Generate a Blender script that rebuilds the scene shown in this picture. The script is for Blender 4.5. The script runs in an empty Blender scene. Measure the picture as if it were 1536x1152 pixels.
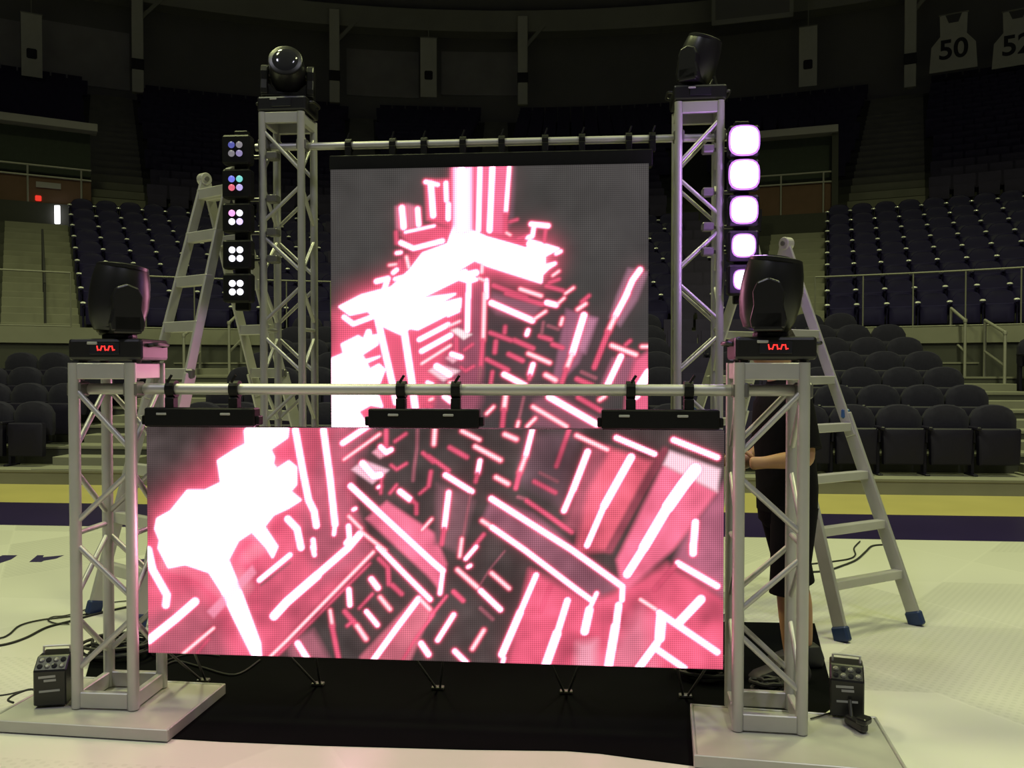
import bpy, bmesh, math, random
import numpy as np
from mathutils import Vector, Matrix
random.seed(7)
PI = math.pi
R = math.radians

# ------------------------------------------------------------------ camera
F_PX = 1270.0                      # focal length in pixels of the 1536 x 1152 frame
CAM = Vector((0.0, 0.0, 1.55))
YAW = R(4.8)                       # the camera looks a little left of the stage axis (+Y)
PITCH = R(1.17)                    # and slightly down
cam_data = bpy.data.cameras.new('camera')
cam_data.sensor_width = 36.0
cam_data.lens = F_PX / 1536.0 * 36.0
cam_data.clip_start = 0.05
cam_data.clip_end = 200
cam = bpy.data.objects.new('camera', cam_data)
bpy.context.scene.collection.objects.link(cam)
cam.location = CAM
cam.rotation_euler = (PI / 2 - PITCH, 0, YAW)
bpy.context.scene.camera = cam

# ------------------------------------------------------------------ world, exposure
sc = bpy.context.scene
sc.view_settings.view_transform = 'Standard'
sc.view_settings.look = 'None'
sc.view_settings.exposure = 0.0
sc.view_settings.gamma = 1.0
sc.view_settings.use_curve_mapping = False
world = bpy.data.worlds.new('hall_air')
sc.world = world
world.use_nodes = True
world.node_tree.nodes['Background'].inputs['Color'].default_value = (0.86, 0.88, 0.82, 1)
world.node_tree.nodes['Background'].inputs['Strength'].default_value = 0.028

COL = sc.collection


def lamp(name, kind, loc, power, color, size=1.0, aim=None, spread=None, size_y=None):
    d = bpy.data.lights.new(name, kind)
    d.energy = power
    d.color = color
    if kind == 'AREA':
        d.shape = 'RECTANGLE'
        d.size = size
        d.size_y = size_y or size
        if spread:
            d.spread = spread
    else:
        d.shadow_soft_size = size
    o = bpy.data.objects.new(name, d)
    COL.objects.link(o)
    o.location = loc
    if aim is not None:
        o.rotation_euler = (Vector(aim) - Vector(loc)).to_track_quat('-Z', 'Y').to_euler()
    return o


# the arena's high lamps: rows of floodlights over the court
LAMP = (0.93, 1.0, 0.45)
LAMP_W = (0.95, 0.93, 1.12)
for k, (lx, ly) in enumerate(((-7, 9.5), (6, 9.5), (-7, 3.0), (6, 3.0), (-7, -5), (6, -5))):
    lamp('court_floodlight', 'AREA', (lx, ly, 15.5), (600, 430, 360)[k // 2], LAMP if ly > 0 else LAMP_W, 2.6, (lx * 0.8, ly, 0), R(128), 1.4)

# ------------------------------------------------------------------ picture geometry helpers (used to survey the place)
_cy, _sy = math.cos(YAW), math.sin(YAW)
_rot = Matrix.Rotation(YAW, 3, 'Z') @ Matrix.Rotation(PI / 2 - PITCH, 3, 'X')


def ray(px, py):
    v = Vector(((px - 768.0) / F_PX, -(py - 576.0) / F_PX, -1.0))
    return _rot @ v


def on_z(px, py, z=0.0):
    d = ray(px, py)
    return CAM + d * ((z - CAM.z) / d.z)


def on_y(px, py, Y):
    d = ray(px, py)
    return CAM + d * (Y / d.y)


def at_d(px, py, dist):
    """point at horizontal camera depth dist"""
    d = ray(px, py)
    f = Vector((-_sy, _cy, 0))
    return CAM + d * (dist / d.dot(f))


_inv = _rot.transposed()


def proj(p):
    v = _inv @ (Vector(p) - CAM)
    return 768.0 + F_PX * v.x / -v.z, 576.0 - F_PX * v.y / -v.z


# ------------------------------------------------------------------ materials
def srgb(r, g, b):
    def f(c):
        c /= 255.0
        return c / 12.92 if c <= 0.04045 else ((c + 0.055) / 1.055) ** 2.4
    return (f(r), f(g), f(b))


MATS = {}


def mat(name, color, rough=0.5, metal=0.0, emit=None, strength=0.0, noise=0.0, nscale=12.0, bump=0.0, spec=0.5, coat=0.0, sheen=0.0):
    m = bpy.data.materials.new(name)
    m.use_nodes = True
    nt = m.node_tree
    b = nt.nodes['Principled BSDF']
    b.inputs['Base Color'].default_value = (*color, 1)
    b.inputs['Roughness'].default_value = rough
    b.inputs['Metallic'].default_value = metal
    b.inputs['Specular IOR Level'].default_value = spec
    b.inputs['Coat Weight'].default_value = coat
    b.inputs['Sheen Weight'].default_value = sheen
    if emit is not None:
        b.inputs['Emission Color'].default_value = (*emit, 1)
        b.inputs['Emission Strength'].default_value = strength
    if noise > 0 or bump > 0:
        tc = nt.nodes.new('ShaderNodeTexCoord')
        n = nt.nodes.new('ShaderNodeTexNoise')
        n.inputs['Scale'].default_value = nscale
        n.inputs['Detail'].default_value = 4
        nt.links.new(tc.outputs['Object'], n.inputs['Vector'])
        if noise > 0:
            mx = nt.nodes.new('ShaderNodeMix')
            mx.data_type = 'RGBA'
            mx.inputs[6].default_value = (*[c * (1 - noise) for c in color], 1)
            mx.inputs[7].default_value = (*[min(1, c * (1 + noise)) for c in color], 1)
            nt.links.new(n.outputs['Fac'], mx.inputs[0])
            nt.links.new(mx.outputs[2], b.inputs['Base Color'])
        if bump > 0:
            bp = nt.nodes.new('ShaderNodeBump')
            bp.inputs['Strength'].default_value = bump
            bp.inputs['Distance'].default_value = 0.01
            nt.links.new(n.outputs['Fac'], bp.inputs['Height'])
            nt.links.new(bp.outputs['Normal'], b.inputs['Normal'])
    MATS[name] = m
    return m


M_ALU = mat('brushed_aluminium', (0.47, 0.46, 0.45), 0.42, 0.45, noise=0.10, nscale=9, bump=0.05)
M_ALU2 = mat('ladder_aluminium', (0.50, 0.49, 0.46), 0.40, 0.45, noise=0.12, nscale=7)
M_PLATE = mat('scuffed_steel_plate', (0.50, 0.49, 0.46), 0.38, 0.35, noise=0.16, nscale=5, bump=0.08)
M_BLACK = mat('black_powder_coat', (0.006, 0.006, 0.0065), 0.5, noise=0.2, nscale=30, spec=0.15)
M_GLOSSBLACK = mat('black_plastic', (0.009, 0.0085, 0.0095), 0.33, noise=0.1, nscale=20)
M_RUBBER = mat('black_rubber', (0.011, 0.011, 0.012), 0.6, noise=0.2, nscale=40)
M_MAT = mat('black_mat_cloth', (0.0028, 0.0031, 0.0036), 0.9, noise=0.25, nscale=6, bump=0.2, spec=0.03)
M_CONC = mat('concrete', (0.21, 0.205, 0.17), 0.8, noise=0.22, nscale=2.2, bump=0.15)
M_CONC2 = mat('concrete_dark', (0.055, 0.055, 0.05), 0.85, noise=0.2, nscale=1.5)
M_SEAT = mat('charcoal_seat_fabric', (0.021, 0.019, 0.038), 0.85, noise=0.22, nscale=35, bump=0.1, spec=0.12, sheen=0.05)
M_SEATPAN = mat('seat_pan_plastic', (0.013, 0.011, 0.026), 0.42, noise=0.15, nscale=20, spec=0.3)
M_SEATUP = mat('purple_black_seat_plastic', (0.017, 0.013, 0.058), 0.33, noise=0.15, nscale=15)
M_SEATFAR = mat('far_seat_plastic', (0.040, 0.032, 0.075), 0.6, noise=0.2, nscale=5, spec=0.2)
M_GLINT = mat('glint_cap_white', (0.9, 0.9, 0.88), 0.25, 0.0, noise=0.03, coat=0.5)  # near-white, paints the highlight on the seats
M_WALL = mat('upper_wall_paint', (0.20, 0.19, 0.19), 0.9, noise=0.15, nscale=0.6)
M_BEAM = mat('ring_beam_paint', (0.34, 0.33, 0.29), 0.85, noise=0.15, nscale=0.8)
M_BANNER = mat('pale_banner_cloth', (0.62, 0.60, 0.52), 0.85, noise=0.1, nscale=3)
M_EMBLEM = mat('dark_print', (0.03, 0.028, 0.035), 0.8, noise=0.1)
M_PANEL = mat('sign_panel_grey', (0.34, 0.32, 0.33), 0.8, noise=0.25, nscale=1.2)
M_RAIL = mat('galvanised_rail', (0.42, 0.41, 0.37), 0.4, 0.4, noise=0.1)
M_DARKVOID = mat('dark_corridor_wall', (0.035, 0.045, 0.035), 0.8, noise=0.2)
M_REDWALL = mat('brown_red_portal_wall', (0.14, 0.075, 0.05), 0.8, noise=0.2, nscale=4)
M_PURPLE = mat('purple_floor_paint', (0.018, 0.011, 0.055), 0.3, noise=0.25, nscale=0.8, spec=0.2)
M_MAPLE = mat('maple_floor', (0.43, 0.37, 0.14), 0.35, noise=0.14, nscale=1.6)
M_BLUE = mat('blue_ladder_rubber', (0.012, 0.03, 0.10), 0.5, noise=0.15)
M_BLUECLIP = mat('blue_ladder_clip', (0.03, 0.10, 0.24), 0.45, noise=0.1)
M_LENS = mat('smoked_lens_glass', (0.02, 0.02, 0.025), 0.08, noise=0.05)
M_SKIN = mat('skin', (0.42, 0.23, 0.12), 0.55, noise=0.12, nscale=15)
M_SHIRT = mat('black_shirt_cloth', (0.006, 0.0055, 0.007), 0.9, noise=0.2, nscale=25, bump=0.3, spec=0.08)
M_SHORTS = mat('black_shorts_cloth', (0.007, 0.006, 0.008), 0.9, noise=0.2, nscale=18, bump=0.3, spec=0.08)
M_HAIR = mat('dark_hair', (0.015, 0.010, 0.008), 0.6, noise=0.3, nscale=60, bump=0.5)
M_SHOE = mat('dark_shoe', (0.015, 0.015, 0.016), 0.6, noise=0.2)
M_LOGO = mat('grey_print', (0.34, 0.34, 0.32), 0.6, noise=0.1)
M_RED = mat('red_led_digits', (0.1, 0.0, 0.0), 0.4, emit=(1.0, 0.03, 0.025), strength=2.2, noise=0.05)
M_EXIT = mat('red_exit_lamp', (0.1, 0.0, 0.0), 0.4, emit=(1.0, 0.05, 0.03), strength=0.8, noise=0.05)
M_DAYSLIT = mat('lit_doorway', (0.8, 0.8, 0.8), 0.4, emit=(1.0, 1.0, 1.0), strength=3.0, noise=0.02)
M_PVC = mat('grey_clamp_metal', (0.16, 0.155, 0.15), 0.4, 0.5, noise=0.15, nscale=25)
M_LETTER = mat('purple_court_lettering', (0.03, 0.022, 0.085), 0.3, noise=0.1)


# ------------------------------------------------------------------ mesh helpers
class MB:
    def __init__(self):
        self.v, self.f = [], []

    def add(self, verts, faces):
        n = len(self.v)
        self.v += [tuple(p) for p in verts]
        self.f += [tuple(i + n for i in q) for q in faces]
        return self

    def box(self, c, s, rot=None):
        x, y, z = (s[0] / 2, s[1] / 2, s[2] / 2)
        vs = [Vector((a * x, b * y, d * z)) for a in (-1, 1) for b in (-1, 1) for d in (-1, 1)]
        if rot is not None:
            vs = [rot @ q for q in vs]
        vs = [q + Vector(c) for q in vs]
        return self.add(vs, [(0, 1, 3, 2), (4, 6, 7, 5), (0, 4, 5, 1), (2, 3, 7, 6), (0, 2, 6, 4), (1, 5, 7, 3)])

    def bar(self, p, q, w, h, up=(0, 0, 1)):
        """rectangular bar from p to q, w across, h along up"""
        p, q = Vector(p), Vector(q)
        d = (q - p).normalized()
        a = d.cross(Vector(up))
        if a.length < 1e-5:
            a = d.cross(Vector((1, 0, 0)))
        a.normalize()
        b = a.cross(d).normalized()
        vs = []
        for e in (p, q):
            for s, t in ((-1, -1), (1, -1), (1, 1), (-1, 1)):
                vs.append(e + a * (s * w / 2) + b * (t * h / 2))
        return self.add(vs, [(3, 2, 1, 0), (4, 5, 6, 7), (0, 1, 5, 4), (1, 2, 6, 5), (2, 3, 7, 6), (3, 0, 4, 7)])

    def tube(self, p, q, r, seg=12, r2=None):
        p, q = Vector(p), Vector(q)
        d = (q - p).normalized()
        a = d.orthogonal().normalized()
        b = d.cross(a)
        r2 = r if r2 is None else r2
        vs = []
        for e, rr in ((p, r), (q, r2)):
            for k in range(seg):
                t = 2 * PI * k / seg
                vs.append(e + a * (rr * math.cos(t)) + b * (rr * math.sin(t)))
        fs = [(k, (k + 1) % seg, seg + (k + 1) % seg, seg + k) for k in range(seg)]
        fs.append(tuple(reversed(range(seg))))
        fs.append(tuple(range(seg, 2 * seg)))
        return self.add(vs, fs)

    def path(self, pts, r, seg=6):
        pts = [Vector(p) for p in pts]
        n = len(pts)
        a = None
        vs = []
        for i, p in enumerate(pts):
            d = (pts[min(i + 1, n - 1)] - pts[max(i - 1, 0)]).normalized()
            if a is None:
                a = d.orthogonal().normalized()
            else:
                a = (a - d * a.dot(d))
                a = a.normalized() if a.length > 1e-6 else d.orthogonal().normalized()
            b = d.cross(a)
            for k in range(seg):
                t = 2 * PI * k / seg
                vs.append(p + a * (r * math.cos(t)) + b * (r * math.sin(t)))
        fs = []
        for i in range(n - 1):
            for k in range(seg):
                fs.append((i * seg + k, i * seg + (k + 1) % seg, (i + 1) * seg + (k + 1) % seg, (i + 1) * seg + k))
        fs.append(tuple(reversed(range(seg))))
        fs.append(tuple((n - 1) * seg + k for k in range(seg)))
        return self.add(vs, fs)

    def lathe(self, prof, seg=20, mtx=None):
        """profile [(r, h)] turned about local Z"""
        vs = []
        for r, h in prof:
            for k in range(seg):
                t = 2 * PI * k / seg
                p = Vector((r * math.cos(t), r * math.sin(t), h))
                vs.append(mtx @ p if mtx is not None else p)
        fs = []
        n = len(prof)
        for i in range(n - 1):
            for k in range(seg):
                fs.append((i * seg + k, i * seg + (k + 1) % seg, (i + 1) * seg + (k + 1) % seg, (i + 1) * seg + k))
        fs.append(tuple(reversed(range(seg))))
        fs.append(tuple((n - 1) * seg + k for k in range(seg)))
        return self.add(vs, fs)

    def prism(self, poly, vec):
        """polygon (3d points) swept along vec"""
        n = len(poly)
        v = Vector(vec)
        vs = [Vector(p) for p in poly] + [Vector(p) + v for p in poly]
        fs = [tuple(reversed(range(n))), tuple(range(n, 2 * n))]
        fs += [(k, (k + 1) % n, n + (k + 1) % n, n + k) for k in range(n)]
        return self.add(vs, fs)

    def mesh(self, name, material, bevel=0.0, smooth=False, bseg=1):
        me = bpy.data.meshes.new(name)
        me.from_pydata(self.v, [], self.f)
        bm = bmesh.new()
        bm.from_mesh(me)
        bmesh.ops.recalc_face_normals(bm, faces=bm.faces[:])
        if bevel > 0:
            es = [e for e in bm.edges if len(e.link_faces) == 2 and e.calc_face_angle(0) > 0.5]
            bmesh.ops.bevel(bm, geom=es, offset=bevel, segments=bseg, affect='EDGES', profile=0.5)
        bm.to_mesh(me)
        bm.free()
        if smooth:
            me.shade_smooth()
            try:
                me.set_sharp_from_angle(angle=R(38))
            except Exception:
                pass
        if material:
            me.materials.append(material)
        return me

    def build(self, name, material, parent=None, bevel=0.0, smooth=False, bseg=1, loc=None):
        return link(name, self.mesh(name, material, bevel, smooth, bseg), parent, loc)


def link(name, me, parent=None, loc=None):
    o = bpy.data.objects.new(name, me)
    COL.objects.link(o)
    if parent is not None:
        o.parent = parent
    if loc is not None:
        o.location = loc
    return o


def tag(o, label=None, cat=None, group=None, kind=None):
    if label:
        o['label'] = label
    if cat:
        o['category'] = cat
    if group:
        o['group'] = group
    if kind:
        o['kind'] = kind
    return o


def thing(name, label, cat, loc=(0, 0, 0), rz=0.0, group=None):
    o = bpy.data.objects.new(name, None)
    COL.objects.link(o)
    o.empty_display_size = 0.1
    o.location = loc
    o.rotation_euler = (0, 0, rz)
    return tag(o, label, cat, group)


def struct(o):
    o['kind'] = 'structure'
    return o


def smooth_path(pts, n=6):
    pts = [Vector(p) for p in pts]
    out = []
    for i in range(len(pts) - 1):
        p0, p1 = pts[max(i - 1, 0)], pts[i]
        p2, p3 = pts[i + 1], pts[min(i + 2, len(pts) - 1)]
        for k in range(n):
            t = k / n
            out.append(0.5 * ((2 * p1) + (p2 - p0) * t + (2 * p0 - 5 * p1 + 4 * p2 - p3) * t * t + (3 * p1 - p0 - 3 * p2 + p3) * t ** 3))
    out.append(pts[-1])
    return out


ORD = ['zeroth', 'first', 'second', 'third', 'fourth', 'fifth', 'sixth', 'seventh', 'eighth', 'ninth', 'tenth', 'eleventh',
       'twelfth', 'thirteenth', 'fourteenth', 'fifteenth', 'sixteenth', 'seventeenth', 'eighteenth', 'nineteenth', 'twentieth',
       'twenty-first', 'twenty-second', 'twenty-third', 'twenty-fourth', 'twenty-fifth']

# ================================================================== THE SETTING
# ---- court floor: pale printed panels (procedural diamonds and halftone), glossy
def court_material():
    m = bpy.data.materials.new('printed_court_floor')
    m.use_nodes = True
    nt = m.node_tree
    N, L = nt.nodes, nt.links
    b = N['Principled BSDF']
    tc = N.new('ShaderNodeTexCoord')
    sep = N.new('ShaderNodeSeparateXYZ')
    L.new(tc.outputs['Object'], sep.inputs[0])

    def math_(op, a, b2=None, c=None):
        n = N.new('ShaderNodeMath')
        n.operation = op
        for i, x in enumerate((a, b2, c)):
            if x is None:
                continue
            if isinstance(x, (int, float)):
                n.inputs[i].default_value = x
            else:
                L.new(x, n.inputs[i])
        return n.outputs[0]
    X, Y = sep.outputs[0], sep.outputs[1]

    def cell(ax, ay, off):
        return math_('FLOOR', math_('ADD', math_('ADD', math_('MULTIPLY', X, ax), math_('MULTIPLY', Y, ay)), off))
    u = cell(0.62, 0.40, 0.3)
    v = cell(-0.62, 0.46, 0.7)
    w = cell(0.02, 0.92, 0.15)
    cmb = N.new('ShaderNodeCombineXYZ')
    L.new(u, cmb.inputs[0])
    L.new(v, cmb.inputs[1])
    L.new(w, cmb.inputs[2])
    wn = N.new('ShaderNodeTexWhiteNoise')
    wn.noise_dimensions = '3D'
    L.new(cmb.outputs[0], wn.inputs['Vector'])
    # halftone dots inside some panels
    vo = N.new('ShaderNodeTexVoronoi')
    vo.inputs['Scale'].default_value = 26
    vo.inputs['Randomness'].default_value = 0.0
    mp = N.new('ShaderNodeMapping')
    mp.inputs['Rotation'].default_value = (0, 0, 0.6)
    L.new(tc.outputs['Object'], mp.inputs['Vector'])
    L.new(mp.outputs[0], vo.inputs['Vector'])
    dots = math_('LESS_THAN', vo.outputs['Distance'], 0.30)
    gate = math_('GREATER_THAN', wn.outputs['Value'], 0.58)
    dots = math_('MULTIPLY', math_('MULTIPLY', dots, gate), 0.11)
    fac = math_('ADD', math_('MULTIPLY', wn.outputs['Value'], 0.24), dots)
    # thin pale seams
    def seam(ax, ay, off):
        fr = math_('FRACT', math_('ADD', math_('ADD', math_('MULTIPLY', X, ax), math_('MULTIPLY', Y, ay)), off))
        return math_('LESS_THAN', math_('ABSOLUTE', math_('SUBTRACT', fr, 0.5)), 0.008)
    sm = math_('MAXIMUM', seam(0.62, 0.40, 0.8), seam(-0.62, 0.46, 1.2))
    fac = math_('SUBTRACT', fac, math_('MULTIPLY', sm, 0.08))
    ramp = N.new('ShaderNodeMix')
    ramp.data_type = 'RGBA'
    ramp.inputs[6].default_value = (0.66, 0.65, 0.60, 1)
    ramp.inputs[7].default_value = (0.26, 0.255, 0.235, 1)
    L.new(fac, ramp.inputs[0])
    L.new(ramp.outputs[2], b.inputs['Base Color'])
    b.inputs['Roughness'].default_value = 0.22
    b.inputs['Specular IOR Level'].default_value = 0.45
    return m


M_COURT = court_material()
Y_PURPLE, Y_MAPLE, Y_RISER = 7.82, 9.14, 10.57


def slab(name, x0, x1, y0, y1, z0, z1, m, parent=None):
    return MB().box(((x0 + x1) / 2, (y0 + y1) / 2, (z0 + z1) / 2), (x1 - x0, y1 - y0, z1 - z0)).build(name, m, parent)


fl = slab('floor', -16, 16, -6, Y_PURPLE, -0.1, 0.0, M_COURT)
struct(fl)
tag(fl, 'pale printed court floor with faint triangular panels', 'floor')
o = slab('floor_border', -16, 16, Y_PURPLE, Y_MAPLE, -0.1, 0.0, M_PURPLE)
struct(o); tag(o, 'dark purple painted border strip of the court', 'floor')
o = slab('floor_apron', -16, 16, Y_MAPLE, Y_RISER + 0.5, -0.1, 0.0, M_MAPLE)
struct(o); tag(o, 'yellow wooden floor strip in front of the stands', 'floor')

# lettering painted on the court at left
for k, pts in enumerate((
        [(-20, 843), (4, 833), (26, 833), (17, 839), (-4, 846)],
        [(44, 843), (56, 833), (66, 833), (64, 836), (96, 833), (84, 838), (66, 841), (62, 843)],
        [(203, 846), (212, 839), (232, 837), (222, 843), (210, 847)])):
    me = MB().prism([on_z(x, y, 0.0005) for x, y in pts], (0, 0, 0.0015))
    o = me.build('court_lettering', M_LETTER)
    tag(o, ['leftmost purple letter stroke painted on the court floor', 'purple letter stroke painted on court left of the truss tower',
            'purple letter stroke painted on court behind the left truss tower'][k], 'floor lettering', 'painted court lettering')

# ---- lower stand: seven straight terraces with two aisles
LOW_N, LOW_P, LOW_H, LOW_Z0 = 7, 0.74, 0.24, 0.18
AISLES_LOW = ((-7.27, -5.95), (5.5, 6.85))
low = bpy.data.objects.new('lower_stand', None)
COL.objects.link(low)
struct(low)
tag(low, 'stepped lower grandstand behind the court', 'stand')
mb = MB()
for k in range(LOW_N):
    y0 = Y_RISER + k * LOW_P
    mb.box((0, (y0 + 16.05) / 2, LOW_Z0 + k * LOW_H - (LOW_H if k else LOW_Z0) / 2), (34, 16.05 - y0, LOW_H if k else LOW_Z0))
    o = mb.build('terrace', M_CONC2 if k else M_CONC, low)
    mb = MB()
    # pale nosing along each terrace edge
    MB().box((0, y0 + 0.02, LOW_Z0 + k * LOW_H - 0.005), (34, 0.06, 0.03)).build('nosing', M_CONC, low)
for (a, b) in AISLES_LOW:
    for k in range(LOW_N):
        y0 = Y_RISER + k * LOW_P
        z = LOW_Z0 + k * LOW_H
        if math.hypot((a + b) / 2 + 0.4, y0 - 0.3) > 15.3:
            continue
        MB().box(((a + b) / 2, y0 + 0.39, z + 0.012), (b - a, 0.74, 0.024)).build('step', M_CONC, low, bevel=0.004)
        if k < LOW_N - 1:
            MB().box(((a + b) / 2, y0 + 0.57, z + 0.07), (b - a - 0.1, 0.34, 0.14)).build('step', M_CONC, low, bevel=0.006)

# ---- cross walk between the stands
CROSS_Z = 2.2
R_WALK = 15.7

# ---- upper stands: curved terraces
T1 = dict(c=(-0.4, 1.0), r=17.3, n=9, p=0.66, h=0.345, z=CROSS_Z)
T2 = dict(c=(-0.4, 1.0), r=23.6, n=20, p=0.68, h=0.345, z=CROSS_Z + 9 * 0.345 + 0.35)


def arc(T, rad, th, z):
    return Vector((T['c'][0] + rad * math.sin(th), T['c'][1] + rad * math.cos(th), z))


def arc_terraces(T, t0, t1, seg):
    prof = []
    for n in range(T['n']):
        r0 = T['r'] + T['p'] * (n - 0.5)
        zz = T['z'] + T['h'] * n
        prof += [(r0, zz - T['h'] if n else zz - 1.2), (r0, zz)]
    prof.append((T['r'] + T['p'] * (T['n'] - 0.5), T['z'] + T['h'] * (T['n'] - 1)))
    vs, fs = [], []
    for i in range(seg + 1):
        th = t0 + (t1 - t0) * i / seg
        for r_, z_ in prof:
            vs.append(arc(T, r_, th, z_))
    m = len(prof)
    for i in range(seg):
        for k in range(m - 1):
            fs.append((i * m + k, (i + 1) * m + k, (i + 1) * m + k + 1, i * m + k + 1))
    return MB().add(vs, fs)


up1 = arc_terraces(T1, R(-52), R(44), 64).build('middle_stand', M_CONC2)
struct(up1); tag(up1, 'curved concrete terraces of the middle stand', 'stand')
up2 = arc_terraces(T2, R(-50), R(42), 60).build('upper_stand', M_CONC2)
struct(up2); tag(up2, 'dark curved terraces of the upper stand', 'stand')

AISLE1 = [R(-34.6), R(-9.5), R(15.4), R(38)]
AW1 = 1.32


def stair_aisle(T, th, width, label, halves=True, joined=False, m=M_CONC):
    st = bpy.data.objects.new('aisle_stairs', None)
    COL.objects.link(st)
    struct(st)
    tag(st, label, 'stairs')
    rot = Matrix.Rotation(-th, 3, 'Z')
    big = MB()
    for n in range(T['n']):
        rr = T['r'] + T['p'] * n
        zz = T['z'] + T['h'] * n
        parts = [(rr - 0.012, zz + 0.024 - T['h'] * 0.3, T['p'] + 0.02, T['h'] * 0.6)]
        if halves and n < T['n'] - 1:
            parts.append((rr + T['p'] * 0.25, zz + T['h'] * 0.25, T['p'] * 0.5, T['h'] * 0.5))
        for (r_, z_, dp, hh) in parts:
            q = arc(T, r_, th, z_)
            if joined:
                big.box(q, (width, dp, hh), rot)
            else:
                MB().box(q, (width, dp, hh), rot).build('step', m, st, bevel=0.006)
    if joined:
        o = big.build('steps', m, st)
        o['kind'] = 'stuff'
    return st


AN = ['far left', 'second', 'third', 'far right']
for k, th in enumerate(AISLE1):
    lab = ['lit concrete stairs at the left edge under the dark portal', 'concrete stairs hidden behind the rear screen',
           'concrete stairs behind the right ladder', 'concrete stairs at the far right of the middle stand'][k]
    stair_aisle(T1, th, AW1, lab)
for th, w, lab in ((R(-30.2), 1.5, 'pale concrete stairway beside the left portal of the upper stand'),
                   (R(-14.6), 1.0, 'dim concrete stairway above the rear left truss tower'),
                   (R(-5.4), 1.0, 'dim concrete stairway above the middle of the rear screen'),
                   (R(20.6), 1.9, 'pale concrete stairway in the upper stand right of the purple lamps')):
    stair_aisle(T2, th, w, lab, halves=False, joined=True)

# ---- back wall, ring beam, columns, banners
RW = T2['r'] + T2['p'] * T2['n'] + 0.2
ZT = T2['z'] + T2['h'] * T2['n']


def ring(name, r, z0, z1, thick, m, seg=64, t0=R(-52), t1=R(44)):
    vs, fs = [], []
    for i in range(seg + 1):
        th = t0 + (t1 - t0) * i / seg
        vs += [arc(T2, r, th, z0), arc(T2, r, th, z1), arc(T2, r + thick, th, z1), arc(T2, r + thick, th, z0)]
    for i in range(seg):
        for k in range(4):
            fs.append((i * 4 + k, i * 4 + (k + 1) % 4, (i + 1) * 4 + (k + 1) % 4, (i + 1) * 4 + k))
    return MB().add(vs, fs).build(name, m)


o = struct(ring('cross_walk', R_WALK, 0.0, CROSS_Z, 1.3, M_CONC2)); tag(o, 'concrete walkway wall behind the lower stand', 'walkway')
o = struct(ring('trim_1', R_WALK - 0.04, CROSS_Z - 0.24, CROSS_Z + 0.04, 0.1, M_CONC)); tag(o, 'pale concrete kerb along the walkway edge', 'trim')
o = struct(ring('wall_back', RW, ZT - 3, 24, 0.4, M_WALL)); tag(o, 'dark curved rear wall above the upper stand', 'wall')
o = struct(ring('ceiling_beam', RW - 1.6, 16.0, 16.9, 0.8, M_BEAM)); tag(o, 'long curved ring beam under the roof', 'beam')
o = struct(ring('ceiling', RW - 8, 18.6, 18.9, 9, M_WALL)); tag(o, 'dark roof edge above the upper stand', 'ceiling')
# side walls of the hall close the bowl outside the frame
o = struct(slab('wall_left', -34, -33.6, -8, 30, 0, 22, M_WALL)); tag(o, 'dark side wall beyond the left stands', 'wall')
o = struct(slab('wall_right', 33.6, 34, -8, 30, 0, 22, M_WALL)); tag(o, 'dark side wall beyond the right stands', 'wall')


def th_of(px, r, py=100):
    """bearing on the T2 circle of radius r seen at picture column px"""
    d = ray(px, py)
    dx, dy = d.x, d.y
    cx, cy = T2['c']
    a = dx * dx + dy * dy
    b = -2 * (dx * cx + dy * cy)
    c = cx * cx + cy * cy - r * r
    t = (-b + math.sqrt(b * b - 4 * a * c)) / (2 * a)
    p = CAM + d * t
    return math.atan2(p.x - cx, p.y - cy), p.z


RC = RW - 1.9
for k, (px, y1, yb) in enumerate(((207, 140, 98), (502, 155, 115), (784, 158, 118), (1365, 132, 90))):
    th, zb = th_of(px, RC, y1)
    _, zband = th_of(px, RC, yb)
    c = thing('hanging_column', ['pale roof hanger left of the rear left moving light', 'pale roof hanger right of the rear left moving light',
                                 'pale roof hanger above the middle of the rear screen', 'pale roof hanger left of the jersey banners'][k],
              'column', arc(T2, RC, th, zb), -th, 'roof hangers with a dark band')
    MB().box((0, 0, (16.5 - zb) / 2), (0.42, 0.3, 16.5 - zb)).build('post', M_BANNER, c, bevel=0.02)
    MB().box((0, -0.02, zband - zb), (0.46, 0.34, 0.42)).build('band', M_EMBLEM, c, bevel=0.02)
    MB().bar((0.9, 0.2, 16.2 - zb), (0.15, 0.1, 15.3 - zb), 0.14, 0.14).build('brace', M_BEAM, c)
for k, (px, y0, y1, ye) in enumerate(((48, 26, 120, 86), (643, 62, 150, 118), (1212, 45, 134, 102))):
    th, zb = th_of(px, RC, y1)
    _, zt = th_of(px, RC, y0)
    _, ze = th_of(px, RC, ye)
    c = thing('hanging_banner', ['pale narrow banner with dark square, top left corner', 'pale narrow banner with dark square above the rear screen',
                                 'pale narrow banner with dark square above the purple lamps'][k], 'banner', arc(T2, RC - 0.4, th, zb), -th, 'narrow hanging banners')
    MB().box((0, 0, (zt - zb) / 2), (0.68, 0.03, zt - zb)).build('cloth', M_BANNER, c)
    MB().box((0, -0.02, ze - zb), (0.34, 0.02, 0.36)).build('emblem', M_EMBLEM, c, bevel=0.04)
    MB().tube((-0.36, 0, zt - zb), (0.36, 0, zt - zb), 0.03, 8).build('rod', M_BEAM, c)
    MB().tube((0, 0, zt - zb), (0, 0, 16.4 - zb), 0.02, 6).build('hanger', M_BEAM, c)


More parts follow.
